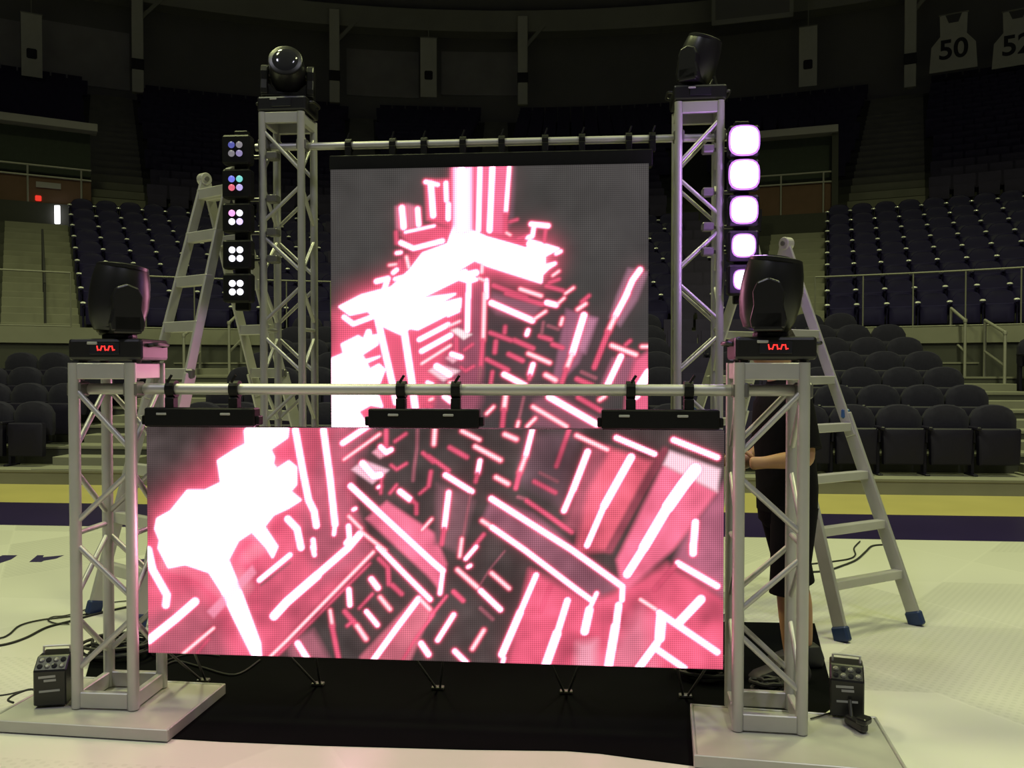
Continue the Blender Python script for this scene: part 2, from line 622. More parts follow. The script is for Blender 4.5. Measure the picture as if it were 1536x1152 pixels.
def text_mesh(body, size, m, name='lettering', extrude=0.004):
    cu = bpy.data.curves.new(name, 'FONT')
    cu.body = body
    cu.size = size
    cu.align_x = 'CENTER'
    cu.align_y = 'CENTER'
    cu.extrude = extrude
    cu.offset = size * 0.02
    t = bpy.data.objects.new(name, cu)
    COL.objects.link(t)
    dg = bpy.context.evaluated_depsgraph_get()
    me = bpy.data.meshes.new_from_object(t.evaluated_get(dg))
    bpy.data.objects.remove(t)
    me.materials.clear()
    me.materials.append(m)
    return me


for k, (px, num) in enumerate(((1430, '50'), (1526, '52'))):
    th, zb = th_of(px, RC, 110 - k * 7)
    _, zt = th_of(px, RC, 26 - k * 6)
    h = zt - zb
    c = thing('jersey_banner', ['pale jersey banner with number fifty, top right', 'pale jersey banner cut by the right edge'][k], 'banner',
              arc(T2, RC - 0.4, th, zb), -th, 'hanging jersey banners')
    w = 0.80
    pts = [(-w, 0), (w, 0), (w * 0.92, h * 0.45), (w * 0.55, h * 0.62), (w * 0.58, h * 0.98), (w * 0.36, h), (w * 0.2, h * 0.84), (-w * 0.2, h * 0.84),
           (-w * 0.36, h), (-w * 0.58, h * 0.98), (-w * 0.55, h * 0.62), (-w * 0.92, h * 0.45)]
    MB().prism([(x, 0, z) for x, z in pts], (0, 0.04, 0)).build('jersey', M_BANNER, c)
    t = link('number', text_mesh(num, 1.0, M_EMBLEM), c, (0, -0.012, h * 0.36))
    t.rotation_euler = (PI / 2, 0, 0)
    MB().tube((-w * 0.62, 0.02, h), (w * 0.62, 0.02, h), 0.03, 8).build('rod', M_BEAM, c)

# pale advertising boards on the rear wall
for k, (x0, x1, y0, y1) in enumerate(((-60, 30, 30, 108), (64, 194, 48, 116), (520, 628, 76, 140), (662, 776, 76, 140))):
    ta, zb = th_of(x0, RW - 0.3, y1)
    tb, zt = th_of(x1, RW - 0.3, y0)
    vs, fs = [], []
    for i in range(7):
        th = ta + (tb - ta) * i / 6
        vs += [arc(T2, RW - 0.12, th, zb), arc(T2, RW - 0.12, th, zt), arc(T2, RW - 0.02, th, zt), arc(T2, RW - 0.02, th, zb)]
    for i in range(6):
        for q in range(4):
            fs.append((i * 4 + q, i * 4 + (q + 1) % 4, (i + 1) * 4 + (q + 1) % 4, (i + 1) * 4 + q))
    fs += [(0, 1, 2, 3), (24, 25, 26, 27)]
    o = MB().add(vs, fs).build('wall_board', M_PANEL)
    tag(o, ['grey board on the rear wall in the top left corner', 'grey board on the rear wall right of the leftmost banner',
            'grey board on the rear wall left of the middle banner', 'grey board on the rear wall right of the middle banner'][k], 'board', 'rear wall boards')

# a glazed box hanging at the top right
th, zb = th_of(1128, RW - 4, 32)
c = thing('press_box', 'dark press box hanging under the roof right of centre', 'press box', arc(T2, RW - 4, th, zb), -th)
MB().box((0, 0.6, 1.2), (2.9, 1.2, 2.4)).build('body', M_WALL, c, bevel=0.02)
MB().box((0, -0.03, 0.08), (3.0, 0.06, 0.2)).build('sill', M_BEAM, c, bevel=0.01)
for s in (-1, 1):
    MB().box((1.45 * s, -0.03, 1.2), (0.14, 0.06, 2.4)).build('post', M_BEAM, c)

# ---- portals (entrances) cut into the upper stand
def portal(pxa, pxb, ytop, ybot, label, side):
    r = T2['r'] - 0.25
    ta, zb = th_of(pxa, r, ybot)
    tb, zt = th_of(pxb, r, ytop)
    tm = (ta + tb) / 2
    w = r * (tb - ta)
    c = bpy.data.objects.new('portal', None)
    COL.objects.link(c)
    c.location = arc(T2, r, tm, zb)
    c.rotation_euler = (0, 0, -tm)
    struct(c)
    tag(c, label, 'portal')
    h = zt - zb
    MB().box((0, 0.30, h * 0.72), (w, 0.3, h * 0.56)).build('dark_opening', M_DARKVOID, c)
    MB().box((0, 0.10, h * 0.20), (w, 0.25, h * 0.40)).build('parapet', M_REDWALL, c, bevel=0.01)
    MB().box((0, 0.0, h * 1.02), (w + 0.3, 0.5, h * 0.09)).build('lintel', M_PANEL, c, bevel=0.01)
    MB().box((side * (w / 2 + 0.08), 0.1, h * 0.5), (0.16, 0.5, h)).build('side_wall', M_CONC2, c)
    for zz in (0.40, 0.52):
        MB().tube((-w / 2, -0.06, h * zz), (w / 2, -0.06, h * zz), 0.025, 8).build('rail', M_RAIL, c)
    for s in (-0.42, 0.0, 0.42):
        MB().tube((w * s, -0.06, 0), (w * s, -0.06, h * 0.52), 0.025, 8).build('rail_post', M_RAIL, c)
    return c, w, h


pc, pw, ph = portal(-60, 136, 196, 306, 'dark entrance portal with rails at the left edge', -1)
MB().box((pw * 0.08, -0.05, ph * 0.14), (0.14, 0.05, 0.14)).build('exit_lamp', M_EXIT, pc, bevel=0.02)
MB().box((pw * 0.16, -0.05, ph * 0.30), (0.55, 0.03, 0.14)).build('sign_plate', M_PANEL, pc)
portal(1098, 1248, 198, 330, 'dim entrance portal with a rail right of the purple lamps', 1)
# lit gap of a doorway under the left portal
th, zb = th_of(86, T2['r'] - 0.5, 322)
q = arc(T2, T2['r'] - 0.5, th, zb)
o = MB().box((0, 0, 0), (0.13, 0.05, 0.46)).build('doorway_light', M_DAYSLIT, None, bevel=0.01, loc=q)
tag(o, 'narrow bright white slit of light above the left stairs', 'light slit')

# ---- railings along the walkway
M_RAIL2 = mat('dull_steel_rail', (0.22, 0.215, 0.19), 0.5, 0.3, noise=0.12)
def walk_rail(pa, pb, label, n=14):
    c = bpy.data.objects.new('walkway_rail', None)
    COL.objects.link(c)
    struct(c)
    tag(c, label, 'railing')
    rr = R_WALK + 0.06
    for zz, rad in ((1.0, 0.016), (0.06, 0.012)):
        pts = [arc(T1, rr, pa + (pb - pa) * i / 20, CROSS_Z + zz) for i in range(21)]
        MB().path(pts, rad, 8).build('rail', M_RAIL2, c, smooth=True)
    for i in range(n + 1):
        p = arc(T1, rr, pa + (pb - pa) * i / n, CROSS_Z)
        MB().tube(p, p + Vector((0, 0, 1.0)), 0.013, 8).build('post', M_RAIL2, c, smooth=True)


walk_rail(R(-46), R(-33), 'thin metal railing crossing in front of the lit stairs', 3)
walk_rail(R(-31.6), R(-10.5), 'thin metal railing behind the left ladder', 7)
walk_rail(R(17.2), R(38), 'thin metal railing behind the right ladder', 7)


def hand_rail(pn, pf, label, h=0.95):
    """aisle hand rail: near foot pn, far foot pf"""
    c = thing('hand_rail', label, 'hand rail', (pn + pf) / 2 * 1.0, 0, 'aisle hand rails')
    o_ = c.location.copy()
    a, b = pn - o_, pf - o_
    up = Vector((0, 0, h))
    mid = Vector((0, 0, h * 0.45))
    MB().tube(a, a + up, 0.024, 10).build('post', M_RAIL, c, smooth=True)
    MB().tube(b, b + up, 0.024, 10).build('post', M_RAIL, c, smooth=True)
    MB().tube(a + up, b + up, 0.026, 10).build('top_rail', M_RAIL, c, smooth=True)
    MB().tube(a + mid, b + mid, 0.022, 10).build('middle_rail', M_RAIL, c, smooth=True)
    MB().lathe([(0.03, -0.03), (0.036, 0), (0.03, 0.03)], 10, Matrix.Translation(a + up)).build('knob', M_RAIL, c, smooth=True)


def low_z(Y):
    return LOW_Z0 + LOW_H * max(0, min(LOW_N - 1, int((Y - Y_RISER) / LOW_P)))


def rail_at(px, Yn, pxf, Yf, label):
    a = on_y(px, 560, Yn); a.z = low_z(Yn)
    b = on_y(pxf, 540, Yf); b.z = low_z(Yf) if Yf < 15.7 else 1.75
    hand_rail(a, b, label)


# dark centre rail on the lit stairs
a = arc(T1, T1['r'] + T1['p'] * 0.1, AISLE1[0] + 0.004, T1['z'] + 0.03)
b = arc(T1, T1['r'] + T1['p'] * 4.0, AISLE1[0] + 0.004, T1['z'] + T1['h'] * 4 + 0.03)
c = thing('hand_rail', 'dark centre hand rail on the lit stairs at left', 'hand rail', a, 0, 'aisle hand rails')
for f in (0.0, 0.5, 1.0):
    p = (b - a) * f
    MB().tube(p, p + Vector((0, 0, 0.9)), 0.022, 8).build('post', M_EMBLEM, c, smooth=True)
MB().tube(Vector((0, 0, 0.9)), (b - a) + Vector((0, 0, 0.9)), 0.022, 8).build('top_rail', M_EMBLEM, c, smooth=True)
rail_at(1507, 14.0, 1477, 14.85, 'right one of the two metal hand rails on the right stairs')
rail_at(1447, 14.9, 1426, 15.4, 'left one of the two metal hand rails on the right stairs')
rail_at(276, 14.0, 300, 14.85, 'metal hand rail seen through the left ladder')
rail_at(344, 14.6, 362, 15.2, 'metal hand rail under the left lamp bar')

# ================================================================== SEATS
def arch_poly(w, h, crown, n=10, rc=0.05):
    """outline of a seat back: straight sides, arched top"""
    pts = [(-w / 2 + 0.02, 0), (w / 2 - 0.02, 0), (w / 2, 0.06)]
    for i in range(n + 1):
        t = i / n
        x = w / 2 - w * t
        s = abs(2 * t - 1)
        z = h - crown * s ** 2.4 - (rc if i in (0, n) else 0)
        pts.append((x, z))
    pts.append((-w / 2, 0.06))
    return pts


def padded(name, poly, y0, th, m, dome=0.03):
    """cushion: outline front at y0 with a domed face, thickness th backwards"""
    n = len(poly)
    cx = sum(p[0] for p in poly) / n
    cz = sum(p[1] for p in poly) / n
    vs, fs = [], []
    rings = [(1.0, y0 + th), (1.0, y0 + 0.02), (0.93, y0), (0.55, y0 - dome)]
    for s, y in rings:
        for (x, z) in poly:
            vs.append((cx + (x - cx) * s, y, cz + (z - cz) * s))
    for k in range(3):
        for i in range(n):
            fs.append((k * n + i, k * n + (i + 1) % n, (k + 1) * n + (i + 1) % n, (k + 1) * n + i))
    fs.append(tuple(reversed(range(n))))
    fs.append(tuple(range(3 * n, 4 * n)))
    return MB().add(vs, fs).mesh(name, m, smooth=True)


SEAT_W = 0.575
# padded folding seat of the lower stand (front faces -Y, origin on the floor under the back)
me_back = padded('backrest', [(x, z + 0.42) for x, z in arch_poly(0.56, 0.47, 0.12)], -0.02, 0.09, M_SEAT, 0.02)
me_pan = padded('seat', [(-0.24, 0.14), (0.24, 0.14), (0.245, 0.18), (0.25, 0.58), (0.235, 0.60), (-0.235, 0.60), (-0.25, 0.58), (-0.245, 0.18)], -0.20, 0.10, M_SEATPAN, 0.015)
me_arm = MB().box((-SEAT_W / 2, -0.13, 0.60), (0.05, 0.30, 0.045)).box((-SEAT_W / 2, -0.08, 0.50), (0.045, 0.12, 0.18)).mesh('armrest', M_SEATPAN, bevel=0.012)
me_leg = MB().box((-SEAT_W / 2, -0.05, 0.26), (0.04, 0.10, 0.5)).box((-SEAT_W / 2, -0.05, 0.012), (0.06, 0.28, 0.024)).mesh('leg', M_SEATPAN, bevel=0.006)
# moulded seat of the middle stand
me_uback = padded('backrest', [(x, z + 0.36) for x, z in arch_poly(0.50, 0.42, 0.09, 8, 0.04)], -0.03, 0.06, M_SEATUP, -0.015)
me_upan = padded('seat', [(-0.22, 0.16), (0.22, 0.16), (0.235, 0.2), (0.235, 0.52), (-0.235, 0.52), (-0.235, 0.2)], -0.16, 0.09, M_SEATUP, 0.02)
me_glint = MB().lathe([(0.034, 0.0), (0.046, 0.014), (0.040, 0.034), (0.018, 0.044)], 8, Matrix.Translation((-0.275, -0.16, 0.56)) @ Matrix.Diagonal((1.15, 0.9, 1.0, 1.0))).mesh('glint_cap', M_GLINT, smooth=True)  # added pale knob standing in for the glint on each seat
me_uarm = MB().box((-0.275, -0.12, 0.54), (0.045, 0.26, 0.04)).box((-0.275, -0.02, 0.30), (0.04, 0.06, 0.56)).mesh('armrest', M_SEATUP, bevel=0.008)

WINDOWS = ((-30, 240), (225, 500), (960, 1014), (1078, 1112), (1190, 1570))


def in_window(px):
    return any(a <= px <= b for a, b in WINDOWS)


far = MB()          # every seat too far, hidden or dim to be told apart


def far_seat(p, rz, low_seat=False):
    rot = Matrix.Rotation(rz, 3, 'Z')
    p = Vector(p)
    for c, s in (((0, 0.03, 0.62), (0.5, 0.06, 0.34)), ((0, -0.13, 0.34), (0.46, 0.1, 0.34))):
        far.box(p + rot @ Vector(c), s, rot)


n_seats = 0


def make_seat(p, rz, parts, label, group):
    global n_seats
    n_seats += 1
    s = thing('stadium_seat', label, 'seat', p, rz, group)
    for nm, me in parts:
        link(nm, me, s)
    return s


LOW_PARTS = (('backrest', me_back), ('seat', me_pan), ('armrest', me_arm), ('leg', me_leg))
UP_PARTS = (('backrest', me_uback), ('seat', me_upan), ('armrest', me_uarm), ('glint_cap', me_glint))
sections = ((-7.27, -1, 5, 'in the block left of the left stairs', 'from those stairs'),
            (-5.95, 1, 20, 'beside the left stairs', 'from those stairs'),
            (6.85, 1, 4, 'right of the right stairs', 'from those stairs'))
for k in range(LOW_N):
    y = Y_RISER + k * LOW_P + 0.58
    z = LOW_Z0 + k * LOW_H
    def clear(x, y):
        return math.hypot(x + 0.4, y - 1.0) < 15.45
    # block left of the left aisle (count from the stairs leftwards)
    for j in range(5):
        x = -7.27 - 0.05 - SEAT_W * (j + 0.5)
        px, _ = proj((x, y, z + 0.6))
        if px > -20 and clear(x, y):
            make_seat((x, y, z), 0, LOW_PARTS, f'charcoal padded seat left of the left stairs, {ORD[k + 1]} row up, {ORD[j + 1]} from the stairs', 'padded seats of the lower stand')
    # middle block
    nmid = int((5.45 + 5.95) / SEAT_W)
    for j in range(nmid):
        x = 5.45 - SEAT_W * (j + 0.5)
        px, _ = proj((x, y, z + 0.6))
        if not clear(x, y):
            continue
        if in_window(px):
            if px > 900:
                make_seat((x, y, z), 0, LOW_PARTS, f'charcoal padded seat, {ORD[k + 1]} row up, {ORD[j + 1]} seat left of the right stairs', 'padded seats of the lower stand')
            else:
                make_seat((x, y, z), 0, LOW_PARTS, f'charcoal padded seat, {ORD[k + 1]} row up, {ORD[nmid - j]} seat right of the left stairs', 'padded seats of the lower stand')
        else:
            far_seat((x, y, z), 0)
    for j in range(3):
        x = 6.9 + SEAT_W * (j + 0.5)
        px, _ = proj((x, y, z + 0.6))
        if px < 1560 and clear(x, y):
            make_seat((x, y, z), 0, LOW_PARTS, f'charcoal padded seat right of the right stairs, {ORD[k + 1]} row up, {ORD[j + 1]} from stairs', 'padded seats of the lower stand')

UP_W = 0.55
for n in range(T1['n']):
    rr = T1['r'] + T1['p'] * n + 0.12
    zz = T1['z'] + T1['h'] * n
    bounds = [R(-50)] + AISLE1 + [R(43)]
    for b in range(len(bounds) - 1):
        a0 = bounds[b] + (AW1 / 2 + 0.06) / rr
        a1 = bounds[b + 1] - (AW1 / 2 + 0.06) / rr
        cnt = int((a1 - a0) * rr / UP_W)
        for j in range(cnt):
            th = a0 + (j + 0.5) * UP_W / rr
            p = arc(T1, rr, th, zz)
            px, py = proj(p + Vector((0, 0, 0.6)))
            blk = ['left of the lit stairs', 'right of the lit stairs', 'in the middle block', 'behind the right ladder', 'far right'][b]
            if -25 < px < 1560 and in_window(px) and n_seats < 300:
                if b == 0:
                    lab = f'purple-black moulded seat left of the lit stairs, {ORD[n + 1]} middle-stand row, {ORD[cnt - j]} from the stairs'
                elif b == 1:
                    lab = f'purple-black moulded seat right of the lit stairs, {ORD[n + 1]} middle-stand row, {ORD[j + 1]} along'
                elif b == 2:
                    lab = f'purple-black moulded seat beside the rear screen, {ORD[n + 1]} middle-stand row, {ORD[cnt - j]} left of stairs'
                else:
                    lab = f'purple-black moulded seat behind the right ladder, {ORD[n + 1]} middle-stand row, {ORD[j + 1 + (0 if b == 3 else 12)]} along'
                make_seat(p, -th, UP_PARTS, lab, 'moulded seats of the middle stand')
            elif -80 < px < 1650:
                far_seat(p, -th)

AISLE2 = [(R(-30.2), 1.5), (R(-14.6), 1.0), (R(-5.4), 1.0), (R(8), 1.0), (R(20.6), 1.9)]
for n in range(T2['n']):
    rr = T2['r'] + T2['p'] * n + 0.12
    zz = T2['z'] + T2['h'] * n
    th = R(-48)
    while th < R(40):
        if all(abs(th - a) * rr > w / 2 + 0.28 for a, w in AISLE2):
            # the portals interrupt the first rows
            px, py = proj(arc(T2, rr, th, zz + 0.5))
            if not ((-70 < px < 138 and py > 192) or (1098 < px < 1250 and py > 192)):
                far_seat(arc(T2, rr, th, zz), -th)
        th += 0.56 / rr
fs_ = far.build('stadium_seats', M_SEATFAR)
fs_['kind'] = 'stuff'
tag(fs_, 'rows of dark seats filling the dim upper stand', 'seats')

# ================================================================== THE STAGE SET
# black mat under the set
mat_px = [(212, 1106), (330, 1113), (480, 1119), (700, 1125), (850, 1127), (900, 1131), (960, 1139), (1060, 1152), (1120, 1154), (1254, 1058), (1222, 936),
          (900, 930), (500, 940), (222, 958), (146, 955), (128, 1018)]
o = MB().prism([on_z(x, y, 0.0) + Vector((0, 0, 0.0005)) for x, y in mat_px], (0, 0, 0.004)).build('floor_mat', M_MAT)
tag(o, 'black cloth mat lying on the court under the front screen', 'mat')

CH = 0.1275      # half spacing of the truss chords
CR = 0.0245


def truss_tower(label, loc, rz, height, first_left, bays, group):
    t = thing('truss_tower', label, 'truss tower', loc, rz, group)
    for sx in (-1, 1):
        for sy in (-1, 1):
            MB().tube((sx * CH, sy * CH, 0), (sx * CH, sy * CH, height), CR, 16).build('chord', M_ALU, t, smooth=True)
    for z in (0.036, height - 0.036):
        for s in (-1, 1):
            MB().box((0, s * CH, z), (2 * CH - 2 * CR + 0.012, 0.030, 0.070)).build('end_rail', M_ALU, t, bevel=0.004)
            MB().box((s * CH, 0, z), (0.030, 2 * CH - 2 * CR + 0.012, 0.070)).build('end_rail', M_ALU, t, bevel=0.004)
    z0, z1 = 0.12, height - 0.10
    bh = (z1 - z0) / bays
    gap = 0.045
    for face in range(4):
        left = first_left if face in (0, 2) else not first_left
        for k in range(bays):
            za = z1 - k * bh - (gap if k else 0.01)
            zb = z1 - (k + 1) * bh + gap
            s = -1 if left else 1
            if k % 2:
                s = -s
            a, b = (s * CH, za), (-s * CH, zb)
            if face == 0:
                p, q = (a[0], -CH, a[1]), (b[0], -CH, b[1])
            elif face == 2:
                p, q = (a[0], CH, a[1]), (b[0], CH, b[1])
            elif face == 1:
                p, q = (CH, a[0], a[1]), (CH, b[0], b[1])
            else:
                p, q = (-CH, a[0], a[1]), (-CH, b[0], b[1])
            MB().tube(p, q, 0.0125, 10).build('brace', M_ALU, t, smooth=True)
    zm = z1 - (bays // 2) * bh
    for s in (-1, 1):
        MB().tube((s * CH, -CH, zm), (s * CH, CH, zm), 0.0125, 10).build('cross_tube', M_ALU, t, smooth=True)
    return t


def base_plate(label, corners_px, z, group, th=0.05):
    """thick plate with rim from its surveyed corners: centre, size and turn only"""
    loc, rz, w, d = corners_px
    t = thing('base_plate', label, 'base plate', loc, rz, group)
    MB().box((0, 0, th * 0.5 - 0.002), (w, d, th - 0.004)).build('slab', M_PLATE, t, bevel=0.006)
    for s in (-1, 1):
        MB().box((0, s * (d / 2 + 0.004), th * 0.5), (w + 0.02, 0.012, th)).build('edge_strip', M_ALU, t, bevel=0.003)
        MB().box((s * (w / 2 + 0.004), 0, th * 0.5), (0.012, d, th)).build('edge_strip', M_ALU, t, bevel=0.003)
    return t


FLX, FRX, FY = -2.084, 0.770, 3.518 + CH
RLX, RRX, RY = -1.939, 0.719, 5.348 + CH
P_T = 0.05
# front plates
base_plate('scuffed steel plate under the front left truss tower', ((-2.10, 3.60, 0.005), R(-2.5), 0.80, 0.50), 0, 'tower base plates')
base_plate('scuffed steel plate under the front right truss tower', ((0.84, 3.495, 0.005), R(-5.5), 0.76, 0.49), 0, 'tower base plates')
base_plate('steel plate under the rear left truss tower', ((RLX + 0.05, RY, 0.0), 0, 0.5, 0.5), 0, 'tower base plates')
base_plate('steel plate under the rear right truss tower', ((RRX, RY, 0.0), 0, 0.5, 0.5), 0, 'tower base plates')

TFL = truss_tower('short aluminium truss tower at front left of the front screen', (FLX, FY, 0.055), R(0.5), 1.512, True, 4, 'aluminium truss towers')
TFR = truss_tower('short aluminium truss tower at front right of the front screen', (FRX, FY, 0.055), R(-3), 1.512, False, 4, 'aluminium truss towers')
TRL = truss_tower('tall aluminium truss tower left of the rear screen', (RLX, RY, 0.05), 0, 3.14, True, 9, 'aluminium truss towers')
TRR = truss_tower('tall aluminium truss tower right of the rear screen', (RRX, RY, 0.05), R(-2), 3.14, False, 9, 'aluminium truss towers')

# ---- cross bars
FPZ, RPZ = 1.452, 2.985
fp = thing('cross_bar', 'front aluminium pipe carrying the lower screen', 'pipe', (0, 3.585, FPZ), 0, 'screen pipes')
MB().tube((FLX - 0.12, 0, 0), (FRX + 0.12, 0, 0), 0.0245, 20).build('pipe', M_ALU, fp, smooth=True)
for x in (FLX - CH, FLX + CH, FRX - CH, FRX + CH):
    MB().box((x, -0.035, 0), (0.062, 0.085, 0.066)).tube((x, -0.08, 0.045), (x, 0.01, 0.045), 0.009, 8).build('clamp', M_PVC, fp, bevel=0.008)
rp = thing('cross_bar', 'rear aluminium pipe carrying the upper screen', 'pipe', (0, 5.42, RPZ), 0, 'screen pipes')
MB().tube((RLX - 0.2, 0, 0), (RRX + 0.2, 0, 0), 0.0245, 20).build('pipe', M_ALU, rp, smooth=True)
for x in (RLX - CH, RLX + CH, RRX - CH, RRX + CH):
    MB().box((x, -0.035, 0), (0.065, 0.09, 0.07)).tube((x, -0.09, 0.05), (x, 0.01, 0.05), 0.01, 8).build('clamp', M_PVC, rp, bevel=0.008)

# ---- header bars that hang the front screen
hang = (((222, 386), (257, 352)), ((555, 720), (602, 684)), ((902, 1078), (946, 1033)))
for k, (ext, clamps) in enumerate(hang):
    a = on_y(ext[0], 626, 3.575)
    b = on_y(ext[1], 626, 3.575)
    c = thing('hanging_bar', ['left black hanging bar above the front screen', 'middle black hanging bar above the front screen',
                              'right black hanging bar above the front screen'][k], 'hanging bar', ((a.x + b.x) / 2, 3.575, 1.287), 0, 'black bars hanging the front screen')
    w = b.x - a.x
    MB().box((0, 0, 0.043), (w, 0.07, 0.082)).build('beam', M_BLACK, c, bevel=0.006)
    for s in (-1, 1):
        MB().box((s * (w / 2 + 0.008), 0.0, 0.03), (0.018, 0.05, 0.04)).build('end_lug', M_BLACK, c, bevel=0.004)
    for q in clamps:
        x = on_y(q, 600, 3.575).x - (a.x + b.x) / 2
        zp = FPZ - 1.287
        cl = MB().box((x, 0.0, 0.105), (0.040, 0.05, 0.05)).build('bracket', M_BLACK, c, bevel=0.005)
        MB().lathe([(0.027, -0.019), (0.038, -0.019), (0.038, 0.019), (0.027, 0.019)], 16,
                   Matrix.Translation((x, 0.01, zp)) @ Matrix.Rotation(PI / 2, 4, 'Y')).build('hook', M_BLACK, cl)
        MB().tube((x, -0.035, zp + 0.03), (x + 0.02, -0.035, zp + 0.062), 0.006, 8).build('wing_bolt', M_BLACK, cl)
        MB().box((x - 0.028, -0.037, 0.058), (0.045, 0.006, 0.010)).build('slot', M_LOGO, c, bevel=0.002)

# ---- clamps and head bar of the rear screen
c = thing('hanging_bar', 'long black head bar above the rear screen', 'hanging bar', (-0.6, 5.40, 2.80), 0, 'black bars hanging the front screen')
MB().box((0, 0, 0.055), (2.06, 0.09, 0.105)).build('beam', M_BLACK, c, bevel=0.006)
for q in (524, 590, 637, 695, 753, 818, 873, 943, 978):
    x = on_y(q, 212, 5.42).x + 0.6
    cl = MB().box((x, 0.0, 0.135), (0.04, 0.05, 0.07)).build('bracket', M_BLACK, c, bevel=0.005)
    MB().lathe([(0.027, -0.02), (0.042, -0.02), (0.042, 0.02), (0.027, 0.02)], 14,
               Matrix.Translation((x, 0.02, RPZ - 2.80)) @ Matrix.Rotation(PI / 2, 4, 'Y')).build('hook', M_BLACK, cl)
    MB().tube((x, -0.03, RPZ - 2.80 + 0.03), (x + 0.015, -0.03, RPZ - 2.80 + 0.07), 0.006, 8).build('wing_bolt', M_BLACK, cl)

# ================================================================== LED SCREENS
# the film on the screens: a glowing crystal city of bars and blocks.  Strokes and areas are laid out on one picture plane,
# (tile letter, style, width, points) with each tile a piece of that plane.
TILES = {'X': (0, 0, 1.0)}
for ch, (ox, oy) in zip('ABCDEFGH', ((215, 635), (215, 820), (430, 635), (430, 820), (645, 635), (645, 820), (860, 635), (860, 820))):
    TILES[ch] = (ox, oy, 1334 / 220)
for ch, (ox, oy) in zip('PQRS', ((490, 245), (730, 245), (490, 440), (730, 440))):
    TILES[ch] = (ox, oy, 1411 / 245)


def tp(tile, pts):
    ox, oy, s = TILES[tile]
    return [(ox + pts[i] / s, oy + pts[i + 1] / s) for i in range(0, len(pts), 2)]


